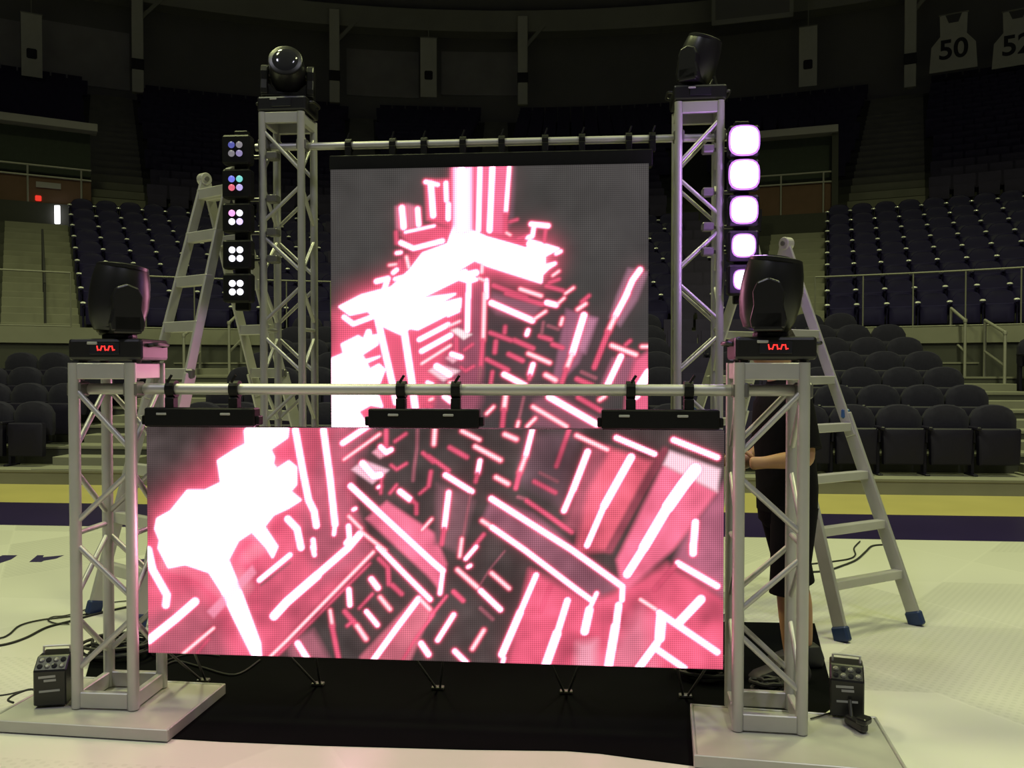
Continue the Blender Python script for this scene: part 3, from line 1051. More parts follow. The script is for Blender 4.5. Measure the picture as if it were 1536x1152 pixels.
class Canvas:
    def __init__(self, x0, y0, w, h, ss=1.5):
        self.x0, self.y0, self.ss = x0, y0, ss
        self.W, self.H = int(w * ss), int(h * ss)
        self.img = np.zeros((self.H, self.W, 3), np.float32)
        yy, xx = np.mgrid[0:self.H, 0:self.W].astype(np.float32)
        self.xx, self.yy = xx / ss + x0, yy / ss + y0

    def fill(self, color):
        self.img[:] = np.array(color, np.float32)

    def cover(self, pts, soft=1.0):
        """coverage of a polygon with a soft edge"""
        X, Y = self.xx, self.yy
        n = len(pts)
        inside = np.zeros(X.shape, bool)
        dist = np.full(X.shape, 1e9, np.float32)
        for i in range(n):
            x1, y1 = pts[i]
            x2, y2 = pts[(i + 1) % n]
            if y1 != y2:
                c = ((y1 > Y) != (y2 > Y)) & (X < (x2 - x1) * (Y - y1) / (y2 - y1) + x1)
                inside ^= c
            dist = np.minimum(dist, self.seg(x1, y1, x2, y2))
        sd = np.where(inside, dist, -dist)
        return np.clip(0.5 + sd / (2 * soft), 0, 1)

    def seg(self, x1, y1, x2, y2):
        dx, dy = x2 - x1, y2 - y1
        l2 = dx * dx + dy * dy + 1e-6
        t = np.clip(((self.xx - x1) * dx + (self.yy - y1) * dy) / l2, 0, 1)
        return np.hypot(self.xx - x1 - t * dx, self.yy - y1 - t * dy)

    def blend(self, color, a):
        c = np.array(color, np.float32)
        self.img += (c - self.img) * a[..., None]

    def area(self, tile, rgb, pts, soft=2.0, k=1.0):
        c = srgb(*rgb)
        self.blend((c[0] * (1.12 if c[0] > 0.45 else 1.0), c[1], c[2]), self.cover(tp(tile, pts), soft) * k)

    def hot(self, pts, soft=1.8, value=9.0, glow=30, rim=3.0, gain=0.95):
        """over-bright mass with a red rim and a wide bloom painted into the colour"""
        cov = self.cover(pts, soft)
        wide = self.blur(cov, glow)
        self.blend((0.90, 0.10, 0.20), np.clip(wide * 2.0, 0, 1) ** 1.3 * gain)  # camera bloom blended into the film colour
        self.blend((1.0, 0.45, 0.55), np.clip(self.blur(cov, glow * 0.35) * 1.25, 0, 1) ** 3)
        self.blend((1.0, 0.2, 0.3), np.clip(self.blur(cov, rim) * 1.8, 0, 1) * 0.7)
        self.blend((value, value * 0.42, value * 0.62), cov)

    def blur(self, a, s):
        s = max(1, s * self.ss)
        r = int(3 * s)
        k = np.exp(-0.5 * (np.arange(-r, r + 1) / s) ** 2)
        k /= k.sum()
        H, W = a.shape
        n = 1
        while n < max(H, W) + 2 * r:
            n *= 2
        fk = np.fft.rfft(np.fft.ifftshift(np.pad(k, (n // 2 - r, n - n // 2 - r - 1))))
        out = np.fft.irfft(np.fft.rfft(np.pad(a, ((0, 0), (0, n - W))), axis=1) * fk, axis=1)[:, :W]
        out = np.fft.irfft(np.fft.rfft(np.pad(out, ((0, n - H), (0, 0))), axis=0) * fk[:, None], axis=0)[:H]
        return out.astype(np.float32)

    def stroke(self, tile, style, w, pts):
        P = tp(tile, pts)
        w = w / TILES[tile][2] * 0.85
        m = w + 9
        xs = [p[0] for p in P]
        ys = [p[1] for p in P]
        i0 = max(0, int((min(ys) - m - self.y0) * self.ss)); i1 = min(self.H, int((max(ys) + m - self.y0) * self.ss) + 1)
        j0 = max(0, int((min(xs) - m - self.x0) * self.ss)); j1 = min(self.W, int((max(xs) + m - self.x0) * self.ss) + 1)
        if i1 <= i0 or j1 <= j0:
            return
        fx, fy, fi = self.xx, self.yy, self.img
        self.xx, self.yy, self.img = fx[i0:i1, j0:j1], fy[i0:i1, j0:j1], fi[i0:i1, j0:j1]
        d = np.full(self.xx.shape, 1e9, np.float32)
        for k in range(len(P) - 1):
            d = np.minimum(d, self.seg(*P[k], *P[k + 1]))
        core, rimc, rk, rw = {
            'w': ((4.6, 1.8, 2.6), (1.0, 0.10, 0.20), 0.85, 2.6),
            'h': ((1.6, 0.50, 0.60), (0.92, 0.08, 0.17), 0.75, 2.2),
            'p': ((0.80, 0.10, 0.19), (0.55, 0.06, 0.12), 0.5, 1.8),
            'd': ((0.33, 0.10, 0.13), (0.2, 0.07, 0.09), 0.25, 1.6),
            'k': ((0.30, 0.06, 0.09), (0.3, 0.06, 0.09), 0.4, 3.0),
        }[style]
        e = np.maximum(0, d - w / 2)
        self.blend(rimc, np.exp(-(e / rw) ** 2) * rk * np.clip(1.15 - self.img[..., 1], 0, 1))
        self.blend(core, np.clip(0.5 + (w / 2 - d) / 1.4, 0, 1))
        if style == 'h':
            self.blend((1.35, 1.1, 1.15), np.clip(0.5 + (w / 4.5 - d) / 1.6, 0, 1) * 0.8)
        self.xx, self.yy, self.img = fx, fy, fi

    mottle = 0.2

    def finish(self, seed):
        """mottle of the compressed film, a little softness and the bloom of the hot bars painted in"""
        rng = np.random.default_rng(seed)
        for s, k in ((16, 0.9), (6, 0.5)):
            n = self.blur(rng.standard_normal((self.H, self.W)).astype(np.float32), s)
            n /= n.std() + 1e-6
            low = np.clip(1.0 - self.img[..., 1] * 2.2, 0, 1)
            self.img *= (1 + self.mottle * k * n * low)[..., None]
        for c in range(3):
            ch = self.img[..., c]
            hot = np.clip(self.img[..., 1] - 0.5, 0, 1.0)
            g = self.blur(hot, 5.0) * 0.55 + self.blur(hot, 16.0) * 0.45  # bloom round the bright bars, added to the film's colour
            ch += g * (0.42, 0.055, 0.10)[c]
            self.img[..., c] = self.blur(ch, 0.75)

    def sample(self, px, py):
        u = np.clip((np.asarray(px) - self.x0) * self.ss, 0, self.W - 1.001)
        v = np.clip((np.asarray(py) - self.y0) * self.ss, 0, self.H - 1.001)
        i, j = v.astype(int), u.astype(int)
        fv, fu = (v - i)[:, None], (u - j)[:, None]
        I = self.img
        return (I[i, j] * (1 - fu) + I[i, j + 1] * fu) * (1 - fv) + (I[i + 1, j] * (1 - fu) + I[i + 1, j + 1] * fu) * fv


def run(cv, rows):
    for row in rows.strip().splitlines():
        row = row.strip()
        if not row:
            continue
        a = row.split()
        cv.stroke(a[0], a[1], float(a[2]), [float(v) for v in a[3:]])


# ------------------------------------------------------------------ lower film
LOWF = Canvas(212, 632, 876, 382)
LOWF.fill(srgb(70, 60, 60))
LOWF.area('X', (205, 92, 118), [214, 812, 300, 735, 400, 660, 432, 632, 522, 632, 532, 770, 560, 828, 440, 950, 396, 1000, 214, 1000], 8)
LOWF.area('X', (165, 90, 108), [500, 640, 560, 640, 522, 730, 545, 800, 560, 830, 480, 880, 440, 760], 10, 0.7)
LOWF.area('X', (175, 95, 112), [214, 930, 300, 880, 330, 940, 360, 1010, 214, 1010], 12, 0.7)
LOWF.area('X', (190, 105, 122), [540, 985, 622, 898, 648, 915, 612, 1000, 540, 1000], 3)
LOWF.area('X', (170, 100, 115), [432, 960, 470, 945, 500, 1000, 440, 1000], 6)
LOWF.area('X', (232, 116, 146), [549, 778, 580, 752, 652, 800, 670, 846, 660, 885, 640, 862], 3)
LOWF.area('X', (140, 88, 104), [736, 750, 800, 770, 934, 878, 890, 900, 800, 830, 722, 782], 4)
LOWF.area('X', (120, 84, 92), [655, 726, 700, 740, 712, 752, 690, 830, 652, 815], 5)
LOWF.area('X', (112, 82, 92), [790, 650, 870, 650, 845, 760, 790, 730, 775, 720], 8, 0.8)
LOWF.area('X', (226, 96, 126), [795, 855, 888, 901, 934, 885, 1000, 845, 1090, 900, 1090, 1010, 755, 1010, 778, 930], 7)
LOWF.area('X', (175, 98, 122), [1030, 800, 1090, 720, 1090, 900, 1012, 840], 6)
LOWF.area('X', (226, 102, 124), [914, 672, 980, 692, 910, 826, 862, 830, 880, 740], 5)
LOWF.area('X', (190, 96, 118), [880, 668, 914, 672, 870, 800, 846, 790], 8, 0.6)
LOWF.area('X', (240, 116, 148), [995, 697, 1076, 738, 1010, 824, 935, 890, 925, 840], 4)
LOWF.area('X', (250, 214, 228), [1004, 676, 1080, 704, 1076, 738, 995, 697], 3)
LOWF.area('X', (240, 150, 175), [925, 960, 965, 905, 985, 1005, 900, 1005], 14, 0.6)
LOWF.area('X', (242, 180, 200), [866, 965, 895, 960, 893, 1006, 862, 1006], 8, 0.7)
LOWF.area('X', (252, 196, 208), [246, 846, 300, 862, 352, 905, 372, 880, 350, 836, 330, 838, 270, 838], 12)
LOWF.area('X', (252, 190, 205), [340, 840, 362, 806, 384, 800, 398, 822, 370, 840], 9, 0.8)
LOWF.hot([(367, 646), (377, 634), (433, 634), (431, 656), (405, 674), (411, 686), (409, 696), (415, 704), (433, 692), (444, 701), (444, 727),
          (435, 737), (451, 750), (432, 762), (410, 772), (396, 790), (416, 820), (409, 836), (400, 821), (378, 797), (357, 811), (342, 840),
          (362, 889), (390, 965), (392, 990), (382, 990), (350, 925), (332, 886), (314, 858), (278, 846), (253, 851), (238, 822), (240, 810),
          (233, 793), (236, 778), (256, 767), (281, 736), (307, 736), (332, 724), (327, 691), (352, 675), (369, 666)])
LOWF.area('B', (246, 160, 188), [990, 170, 1030, 240, 640, 650, 580, 590], 2, 0.75)
LOWF.area('C', (244, 170, 190), [780, 265, 840, 215, 920, 280, 850, 320], 2)
LOWF.area('C', (246, 200, 218), [590, 420, 700, 335, 930, 425, 780, 550], 2)
LOWF.stroke('G', 'k', 70, [830, 250, 330, 1150])
run(LOWF, '''
X w 15 350 905 384 980
B w 72 45 30 85 210 215 440 205 530
B w 80 50 850 300 650 470 500
B h 34 360 975 640 740
B p 24 490 965 600 835
B w 46 1055 305 1334 75
B d 18 1070 350 1334 145
X w 14 411 924 430 903 476 863
X w 11 476 862 522 822 540 801
X h 5.5 403 987 430 961 560 828
X p 3 412 987 430 970 555 845
C w 64 80 60 150 450 200 700 250 800 270 930
C w 62 335 60 395 500 440 920
C w 34 437 940 430 1010
C w 52 510 180 740 25
C h 28 520 330 845 98
C p 40 905 65 905 210
C p 28 985 165 1085 95
C d 34 1190 60 1185 230 1160 400 1150 520
C w 44 855 215 905 265 950 240
C w 60 690 365 790 480 850 470
C p 25 950 380 1000 420 1090 365
C w 26 832 582 850 572
C p 24 862 500 855 635
C p 24 940 635 1000 560
C w 50 1030 620 1120 690
C p 34 1140 700 1180 735 1180 820
C w 30 605 785 625 775
X w 9 526 729 572 772 650 844 664 856
X w 6 664 858 660 890
C h 34 565 845 680 960
D w 42 830 0 1070 245 1305 480
X h 6 541 797 578 826
C w 46 562 935 572 1050 540 1090
C w 66 10 870 95 960 130 1130
C w 44 240 1060 250 1150
D w 40 235 0 253 75
C p 24 1210 640 1270 590
C p 34 1312 440 1292 570
C h 26 1230 970 1320 870
C p 34 1240 270 1334 350
D w 54 790 1030 1000 740 1200 475
D h 42 1215 480 1300 570
D p 20 1050 1040 1170 840 1334 620
D w 50 1222 880 1290 980
D w 56 100 880 185 1015
D h 34 395 580 415 720
D p 42 412 720 470 1010
D w 44 565 390 575 530
D w 50 770 295 830 375
D p 24 660 560 780 430
D h 42 850 460 940 570
D w 40 725 590 825 712
D p 46 530 590 640 720
D h 46 640 720 722 840
D p 26 550 720 610 670
D p 40 840 110 920 190 930 340
D p 42 960 350 1045 430
E h 44 45 50 35 190
E h 40 290 70 450 150
E p 42 180 220 335 308
E h 46 410 210 640 335
E p 34 -10 300 170 430
E w 46 140 470 380 620
E d 28 370 640 330 860 305 1010
E w 46 170 630 130 950
E p 42 130 950 105 1100
E w 40 455 340 435 450
E p 36 435 450 415 530
E h 46 680 100 785 145
E h 46 600 490 710 550
E w 44 930 60 870 300
E h 40 870 300 815 450
E p 40 815 450 780 590
E p 40 1265 60 1150 390
E d 34 1000 450 1160 530
E p 40 950 530 1140 630
E d 34 800 670 870 690
E p 38 880 705 1050 820 1290 990
X w 8.5 737 748 858 825 934 880
X w 8 934 882 933 900
X w 11 928 908 924 940
X w 14 923 940 912 1004
X h 7 723 781 740 792
X w 7.5 738 791 787 825 866 885 888 901
X w 6 895 890 885 912
X w 13 884 915 877 947
E p 34 490 1010 400 1120
F w 34 420 0 325 110
E h 34 290 1050 270 1210
F d 15 680 40 540 210 460 340
F w 30 345 185 368 172
F h 46 250 210 430 370
F h 42 560 240 720 380
F w 46 460 400 640 572
F p 42 215 410 300 490
F d 38 460 560 570 660
F w 42 215 620 70 850
F h 42 490 760 385 930
F w 44 225 950 330 1055
F p 24 150 450 0 640
F w 50 965 260 820 600
F w 66 820 600 655 980
F w 36 672 1015 660 1060
F p 30 1095 360 1005 590
F w 60 1250 490 1160 780
F w 85 1155 790 1050 1085
G w 58 130 260 0 600
X w 8 860 733 846 766
G h 44 30 110 310 240
G w 44 390 130 740 280
G w 48 910 150 1310 310
G w 74 525 310 280 750
G w 54 280 750 125 1110
G w 120 1110 420 1000 560 860 760
G w 100 870 740 640 1130
H w 80 650 0 490 250
G w 66 1110 900 1090 1150
H w 66 1090 -20 1090 60
H w 54 950 150 1310 360
H p 46 930 170 740 390
H w 86 1160 480 960 690
H w 58 780 600 1310 960
H h 40 610 480 750 570
H w 100 800 640 785 830
H w 76 760 880 590 1110
H w 56 770 940 1010 1105
''')

# ------------------------------------------------------------------ upper film
UPF = Canvas(488, 243, 492, 640)
UPF.fill(srgb(68, 65, 64))
UPF.area('X', (78, 60, 66), [700, 640, 900, 640, 940, 500, 800, 430, 720, 430, 690, 560], 20, 0.6)
UPF.area('X', (150, 95, 118), [849, 463, 895, 478, 868, 545, 838, 576, 828, 576], 3)
UPF.area('X', (186, 132, 160), [874, 474, 896, 478, 878, 530, 862, 520], 4, 0.7)
UPF.area('X', (150, 108, 126), [942, 402, 972, 408, 956, 450, 930, 490, 914, 476, 925, 443], 3)
UPF.area('X', (150, 92, 112), [918, 537, 955, 533, 938, 580, 900, 580], 3)
UPF.area('X', (224, 104, 138), [952, 540, 974, 526, 974, 640, 935, 640, 940, 580], 4)
UPF.area('X', (140, 92, 108), [730, 452, 740, 440, 815, 455, 800, 482, 745, 470], 5)
UPF.area('X', (130, 84, 98), [800, 600, 830, 590, 900, 630, 880, 650, 800, 640], 5)
UPF.area('X', (236, 112, 150), [676, 245, 768, 245, 758, 352, 676, 352], 3)
UPF.area('X', (104, 82, 92), [767, 245, 774, 245, 770, 330, 760, 350], 3)
UPF.area('X', (220, 92, 122), [637, 270, 678, 268, 680, 342, 640, 330], 3)
UPF.area('X', (196, 116, 140), [593, 310, 612, 306, 631, 311, 632, 338, 604, 350, 594, 342], 3)
UPF.area('X', (224, 94, 124), [600, 352, 656, 338, 682, 344, 664, 360, 622, 372], 3)
UPF.area('X', (214, 92, 120), [497, 470, 620, 410, 700, 400, 720, 430, 716, 560, 690, 640, 497, 640], 12)
UPF.area('X', (180, 84, 104), [590, 400, 640, 360, 660, 372, 620, 420, 590, 425], 6)
UPF.area('X', (150, 80, 100), [700, 420, 724, 430, 722, 600, 706, 640, 640, 640, 660, 560], 8)
blob = [(681, 338), (707, 346), (730, 356), (788, 372), (794, 360), (838, 373), (817, 384), (817, 398), (832, 394), (813, 412), (812, 424), (730, 398), (712, 390),
        (676, 412), (698, 405), (716, 420), (704, 424), (688, 419), (643, 441), (625, 449), (683, 441), (652, 458), (691, 448), (690, 462), (627, 494), (615, 492),
        (601, 501), (577, 490), (565, 480), (552, 466), (525, 472), (509, 460), (542, 443), (587, 431), (615, 405), (634, 380), (672, 366)]
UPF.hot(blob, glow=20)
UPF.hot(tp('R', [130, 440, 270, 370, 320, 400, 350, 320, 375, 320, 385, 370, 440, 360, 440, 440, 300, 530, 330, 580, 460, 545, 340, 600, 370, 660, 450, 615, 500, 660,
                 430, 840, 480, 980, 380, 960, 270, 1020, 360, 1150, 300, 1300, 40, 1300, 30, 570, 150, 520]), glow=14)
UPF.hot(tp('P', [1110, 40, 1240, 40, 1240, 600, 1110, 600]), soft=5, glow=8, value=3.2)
UPF.area('R', (250, 214, 226), [880, 670, 960, 610, 1150, 670, 1010, 760], 2)
UPF.area('R', (255, 240, 244), [1070, 320, 1130, 300, 1255, 355, 1185, 400], 1.5)
UPF.area('R', (246, 190, 206), [1030, 560, 1080, 520, 1170, 550, 1090, 600], 2)
run(UPF, '''
P w 62 1165 30 1165 570
P w 44 1325 30 1310 580
Q w 52 50 30 25 580
Q w 34 195 30 165 430
Q p 40 165 430 160 590
P w 54 900 175 920 450
P w 36 855 160 960 185
P w 40 1030 170 1035 320
P w 44 1052 355 1050 480
P w 54 650 385 665 550
P w 44 785 395 795 530
P w 22 680 595 930 540
P w 44 640 685 750 735 1000 670
P p 36 600 595 605 690
P w 30 605 775 640 770
P h 36 690 810 710 900
P p 30 630 845 640 930
P h 24 540 880 600 872
P w 38 575 945 605 920
P w 46 430 1020 530 995 500 1080
P w 34 590 1000 730 960
R w 44 150 205 230 265 390 205
R w 60 440 220 570 790 600 940
R w 64 670 330 740 790 765 990
R w 44 800 400 1050 270
R w 46 820 500 1070 362
R h 30 820 608 1070 450
R w 30 1050 190 1140 150
R h 26 1050 285 1150 240
P w 44 1230 980 1225 1160
R w 44 1222 0 1216 320
P w 60 1160 975 1290 945
P w 38 1380 1010 1380 1160
R h 40 1365 0 1352 400
R p 36 1350 400 1330 640
R d 30 1330 640 1315 760
P h 26 1310 990 1380 1020
P h 34 1345 870 1340 940
R p 40 1120 390 1120 510
R w 44 1080 525 1160 552
R w 58 950 630 1060 700
R p 26 1190 490 1260 440
R p 26 1160 640 1200 670 1270 630
R w 34 870 770 910 785
R h 30 1060 770 1100 770
R w 50 1020 890 1070 930
R h 30 890 920 915 910
R p 34 860 965 900 980
Q p 36 0 610 340 715
Q p 26 200 505 265 485
Q w 44 385 525 530 540
Q w 36 410 540 395 630 350 640
Q p 30 510 570 495 690
Q h 24 205 620 170 600
Q p 24 270 650 340 630
Q w 30 600 780 640 760
Q w 30 490 925 590 865
Q h 26 570 970 625 930
Q p 30 540 1030 625 1000
Q p 34 515 1060 660 1100
Q h 26 680 1125 750 1075
Q p 40 60 1055 340 1160
S p 40 170 0 480 95
Q h 38 290 1085 470 1145
S w 50 40 82 395 235
S h 30 400 230 510 155
S w 46 520 80 600 100
S h 26 605 98 670 40
S h 36 785 140 855 90
S p 30 820 75 885 20
S w 58 840 190 740 520
S h 46 740 520 690 650
S p 40 690 650 650 770
Q w 50 1325 920 1260 1010 1195 1160
S w 50 1215 0 1110 200
S h 46 1110 200 1050 330
S p 46 1050 330 930 640
S p 38 460 370 555 400
S p 40 570 440 655 470
S h 38 360 520 545 600
S p 42 240 405 400 475
S p 40 190 525 310 582
S p 36 30 340 210 405
S p 38 80 415 70 510
S p 34 160 290 155 340
S w 36 358 320 346 356
S h 32 655 215 640 270
S d 32 530 280 620 310
S d 30 490 250 475 350
S p 36 0 570 185 662
S w 46 150 700 330 795
S w 42 400 615 375 700
S p 34 375 700 368 740
S h 46 510 705 595 750
S p 32 50 680 35 780
S p 42 780 740 910 795
S d 36 820 680 940 732
S h 44 1080 450 1290 530
S w 52 1160 545 1040 800
S p 30 1200 445 1240 410
S h 34 1340 460 1400 460
S w 90 1400 690 1330 800
S w 56 540 895 950 1130
S h 40 400 980 690 1150
S h 46 165 880 150 1000
S p 40 150 1000 135 1150
S d 28 320 900 280 1080
S h 30 275 1110 265 1150
S p 40 790 900 980 1010
S h 36 975 920 1020 890
S w 34 1260 920 1310 890
S h 30 0 1040 60 980
S h 32 350 1150 420 1080
X w 9 560 680 590 820
X w 9 720 680 860 790
X h 7 640 700 700 790
X w 9 900 700 860 860
''')


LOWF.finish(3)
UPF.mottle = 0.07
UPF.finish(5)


def led_material(name, pitch, gain, dark):
    m = bpy.data.materials.new(name)
    m.use_nodes = True
    nt = m.node_tree
    N, L = nt.nodes, nt.links
    b = N['Principled BSDF']
    b.inputs['Base Color'].default_value = (0.012, 0.012, 0.012, 1)
    b.inputs['Roughness'].default_value = 0.7
    b.inputs['Specular IOR Level'].default_value = 0.1
    at = N.new('ShaderNodeAttribute')
    at.attribute_name = 'film'
    tc = N.new('ShaderNodeTexCoord')
    sp = N.new('ShaderNodeSeparateXYZ')
    L.new(tc.outputs['Object'], sp.inputs[0])

    def wave(sock):
        a = N.new('ShaderNodeMath'); a.operation = 'MULTIPLY'; a.inputs[1].default_value = 2 * PI / pitch
        L.new(sock, a.inputs[0])
        c = N.new('ShaderNodeMath'); c.operation = 'COSINE'
        L.new(a.outputs[0], c.inputs[0])
        d = N.new('ShaderNodeMath'); d.operation = 'MULTIPLY_ADD'; d.inputs[1].default_value = dark; d.inputs[2].default_value = 1.0
        L.new(c.outputs[0], d.inputs[0])
        return d.outputs[0]
    mu = N.new('ShaderNodeMath'); mu.operation = 'MULTIPLY'
    L.new(wave(sp.outputs[0]), mu.inputs[0])
    L.new(wave(sp.outputs[2]), mu.inputs[1])
    g = N.new('ShaderNodeMath'); g.operation = 'MULTIPLY'; g.inputs[1].default_value = gain
    L.new(mu.outputs[0], g.inputs[0])
    L.new(at.outputs['Color'], b.inputs['Emission Color'])
    L.new(g.outputs[0], b.inputs['Emission Strength'])
    return m


M_LEDF = led_material('lower_led_film', 0.0083, 1.0, 0.24)
M_LEDR = led_material('upper_led_film', 0.0125, 1.0, 0.22)


def led_wall(label, x0, y, z0, nx, nz, film, m, div, group):
    t = thing('led_screen', label, 'LED screen', (x0 + nx * 0.25, y, z0), 0, group)
    for i in range(nx):
        for j in range(nz):
            cx, cz = (i - nx / 2 + 0.5) * 0.5, (j + 0.5) * 0.5
            cab = MB().box((cx, 0.040, cz), (0.4995, 0.070, 0.4995)).build('cabinet', M_BLACK, t)
            g = np.linspace(-0.24985, 0.24985, div + 1)
            xs, zs = np.meshgrid(cx + g, cz + g)
            xs, zs = xs.ravel(), zs.ravel()
            co = np.stack([xs, np.full_like(xs, 0.0), zs], 1)
            q = np.arange((div + 1) * div).reshape(div, div + 1)[:, :div].ravel()
            faces = np.stack([q, q + 1, q + div + 2, q + div + 1], 1)
            me = bpy.data.meshes.new('screen_tile')
            me.vertices.add(len(co))
            me.vertices.foreach_set('co', co.ravel())
            me.loops.add(faces.size)
            me.loops.foreach_set('vertex_index', faces.ravel().astype(np.int32))
            me.polygons.add(len(faces))
            me.polygons.foreach_set('loop_start', np.arange(0, faces.size, 4, dtype=np.int32))
            me.update()
            # colour of every point of the tile, read from the film
            w = co + np.array([x0 + nx * 0.25, y, z0])
            rel = w - np.array(CAM)
            A = np.array(_inv)
            v = rel @ A.T
            px = 768 + F_PX * v[:, 0] / -v[:, 2]
            py = 576 - F_PX * v[:, 1] / -v[:, 2]
            c = film.sample(px, py)
            at = me.color_attributes.new('film', 'FLOAT_COLOR', 'POINT')
            at.data.foreach_set('color', np.concatenate([c, np.ones((len(c), 1))], 1).astype(np.float32).ravel())
            me.materials.append(m)
            link('screen_tile', me, cab)
    return t


FRONT = led_wall('wide lower LED screen showing glowing pink bars', -1.915, 3.575, 0.285, 5, 2, LOWF, M_LEDF, 84, 'LED screens')
REAR = led_wall('upper LED screen showing a glowing pink crystal city', -1.60, 5.285, 0.30, 4, 5, UPF, M_LEDR, 62, 'LED screens')

M_STRUT = mat('dark_grey_strut', (0.07, 0.07, 0.07), 0.5, 0.3, noise=0.1)
# struts between screen foot and floor behind the front screen
for k, (px, yb) in enumerate(((300, 1025), (473, 1031), (655, 1036), (849, 1043), (1030, 1050))):
    b = on_z(px, yb, 0.012)
    b.y = 3.98
    c = thing('screen_strut', f'thin V shaped strut under the front screen, {ORD[k + 1]} from the left', 'strut', (b.x, b.y, 0.006), 0, 'struts under the front screen')
    for s in (-1, 1):
        MB().tube((s * 0.01, 0, 0.006), (s * 0.085, 3.66 - b.y, 0.31), 0.006, 8).build('rod', M_STRUT, c, smooth=True)
    MB().box((0, 0, 0.008), (0.06, 0.03, 0.014)).build('foot', M_PVC, c, bevel=0.003)

# ================================================================== MOVING LIGHTS
def moving_head(label, loc, rz, pan, tilt, digits=True):
    t = thing('moving_head_light', label, 'stage light', loc, rz, 'moving head lights on the towers')
    # base
    bs = MB().box((0, 0, 0.057), (0.325, 0.27, 0.095)).build('base', M_GLOSSBLACK, t, bevel=0.014, bseg=2)
    MB().box((0, -0.137, 0.060), (0.13, 0.006, 0.05)).build('display_panel', M_LENS, bs, bevel=0.002)
    if digits:
        d = MB()
        for k in range(5):
            x = -0.048 + k * 0.0165 + 0.02
            d.box((x, -0.1415, 0.062), (0.0045, 0.002, 0.022), Matrix.Rotation(R(16 if k % 2 else -10), 3, 'Y'))
            d.box((x + 0.006, -0.1415, 0.062 + (0.008 if k % 2 else -0.007)), (0.009, 0.002, 0.0045))
        o_ = d.build('red_digits', M_RED, bs)
        o_['label'] = 'red glowing display digits'
    MB().box((-0.052, -0.1405, 0.084), (0.045, 0.004, 0.012)).build('logo', M_LOGO, bs, bevel=0.002)
    for s in (-1, 1):
        MB().path(smooth_path([(s * 0.16, -0.07, 0.075), (s * 0.19, -0.06, 0.08), (s * 0.19, 0.06, 0.08), (s * 0.16, 0.07, 0.075)], 4), 0.009, 8).build('handle', M_GLOSSBLACK, t, smooth=True)
        for y in (-0.09, 0.09):
            MB().lathe([(0.018, 0.0), (0.02, 0.012)], 10, Matrix.Translation((s * 0.12, y, 0.0))).build('foot', M_RUBBER, t)
    # yoke
    P = Matrix.Rotation(pan, 4, 'Z')
    yk = MB()
    yk.lathe([(0.07, 0.10), (0.075, 0.115), (0.07, 0.13)], 20)
    arm = []
    for s in (-1, 1):
        prof = [(-0.065, 0.135), (0.065, 0.135), (0.072, 0.17), (0.058, 0.23), (0.062, 0.285), (0.045, 0.325), (0.0, 0.342), (-0.045, 0.325), (-0.062, 0.285), (-0.058, 0.23), (-0.072, 0.17)]
        x0 = s * 0.122
        yk.prism([P @ Vector((x0, y, z)) for y, z in prof], P.to_3x3() @ Vector((s * 0.048, 0, 0)))
    # lower cross piece with a hexagonal dip
    prof = [(-0.17, 0.125), (0.17, 0.125), (0.17, 0.205), (0.115, 0.205), (0.06, 0.155), (-0.06, 0.155), (-0.115, 0.205), (-0.17, 0.205)]
    yk.prism([P @ Vector((x, -0.058, z)) for x, z in prof], P.to_3x3() @ Vector((0, 0.116, 0)))
    yk.build('yoke', M_GLOSSBLACK, t, bevel=0.008, bseg=2)
    # head: a barrel with lens at the top and cooling ribs at the tail
    H = P @ Matrix.Translation((0, 0, 0.282)) @ Matrix.Rotation(tilt, 4, 'X')
    prof = [(0.055, -0.155), (0.085, -0.145), (0.105, -0.10), (0.116, -0.03), (0.117, 0.03), (0.112, 0.09), (0.103, 0.135), (0.098, 0.150), (0.088, 0.152)]
    hd = MB().lathe(prof, 28, H @ Matrix.Diagonal((1.0, 1.08, 1.0, 1.0))).build('head', M_GLOSSBLACK, t, smooth=True)
    MB().lathe([(0.086, 0.150), (0.080, 0.156), (0.05, 0.164), (0.01, 0.168)], 24, H).build('lens', M_LENS, hd, smooth=True)
    MB().lathe([(0.100, 0.132), (0.108, 0.136), (0.108, 0.150), (0.100, 0.154)], 28, H).build('lens_ring', M_GLOSSBLACK, hd, smooth=True)
    for k in range(6):
        z = -0.135 + k * 0.017
        r = 0.088 + 0.0043 * k
        MB().lathe([(r, z), (r + 0.006, z + 0.002), (r + 0.006, z + 0.007), (r, z + 0.009)], 24, H).build('cooling_rib', M_GLOSSBLACK, hd)
    for s in (-1, 1):
        MB().tube(H @ Vector((s * 0.10, 0, 0)), H @ Vector((s * 0.13, 0, 0)), 0.034, 14).build('pivot', M_GLOSSBLACK, hd)
    return t


TOPF = 0.055 + 1.512 + 0.001
moving_head('black moving head light pointing up on the front left truss tower', (FLX + 0.01, FY, TOPF), R(3), R(-52), R(-6))
moving_head('black moving head light pointing up on the front right truss tower', (FRX + 0.015, FY, TOPF), R(-3), R(78), R(8))
moving_head('black moving head light on the tall rear left tower', (RLX, RY, 0.05 + 3.14), 0, R(12), R(72), False)
moving_head('black moving head light on the tall rear right tower', (RRX - 0.0, RY, 0.05 + 3.14), 0, R(60), R(20), False)


# ================================================================== LAMP BARS (five cells of four lamps)
def lens_mat(name, col, st):
    return mat(name, (0.05, 0.05, 0.05), 0.3, emit=col, strength=st, noise=0.03)


LC = dict(blue=(0.20, 0.22, 1.0), cyan=(0.25, 0.9, 0.85), red=(1.0, 0.16, 0.25), lilac=(0.62, 0.5, 1.0), pink=(1.0, 0.35, 0.8), white=(0.9, 0.88, 1.0), grey=(0.6, 0.55, 0.62))


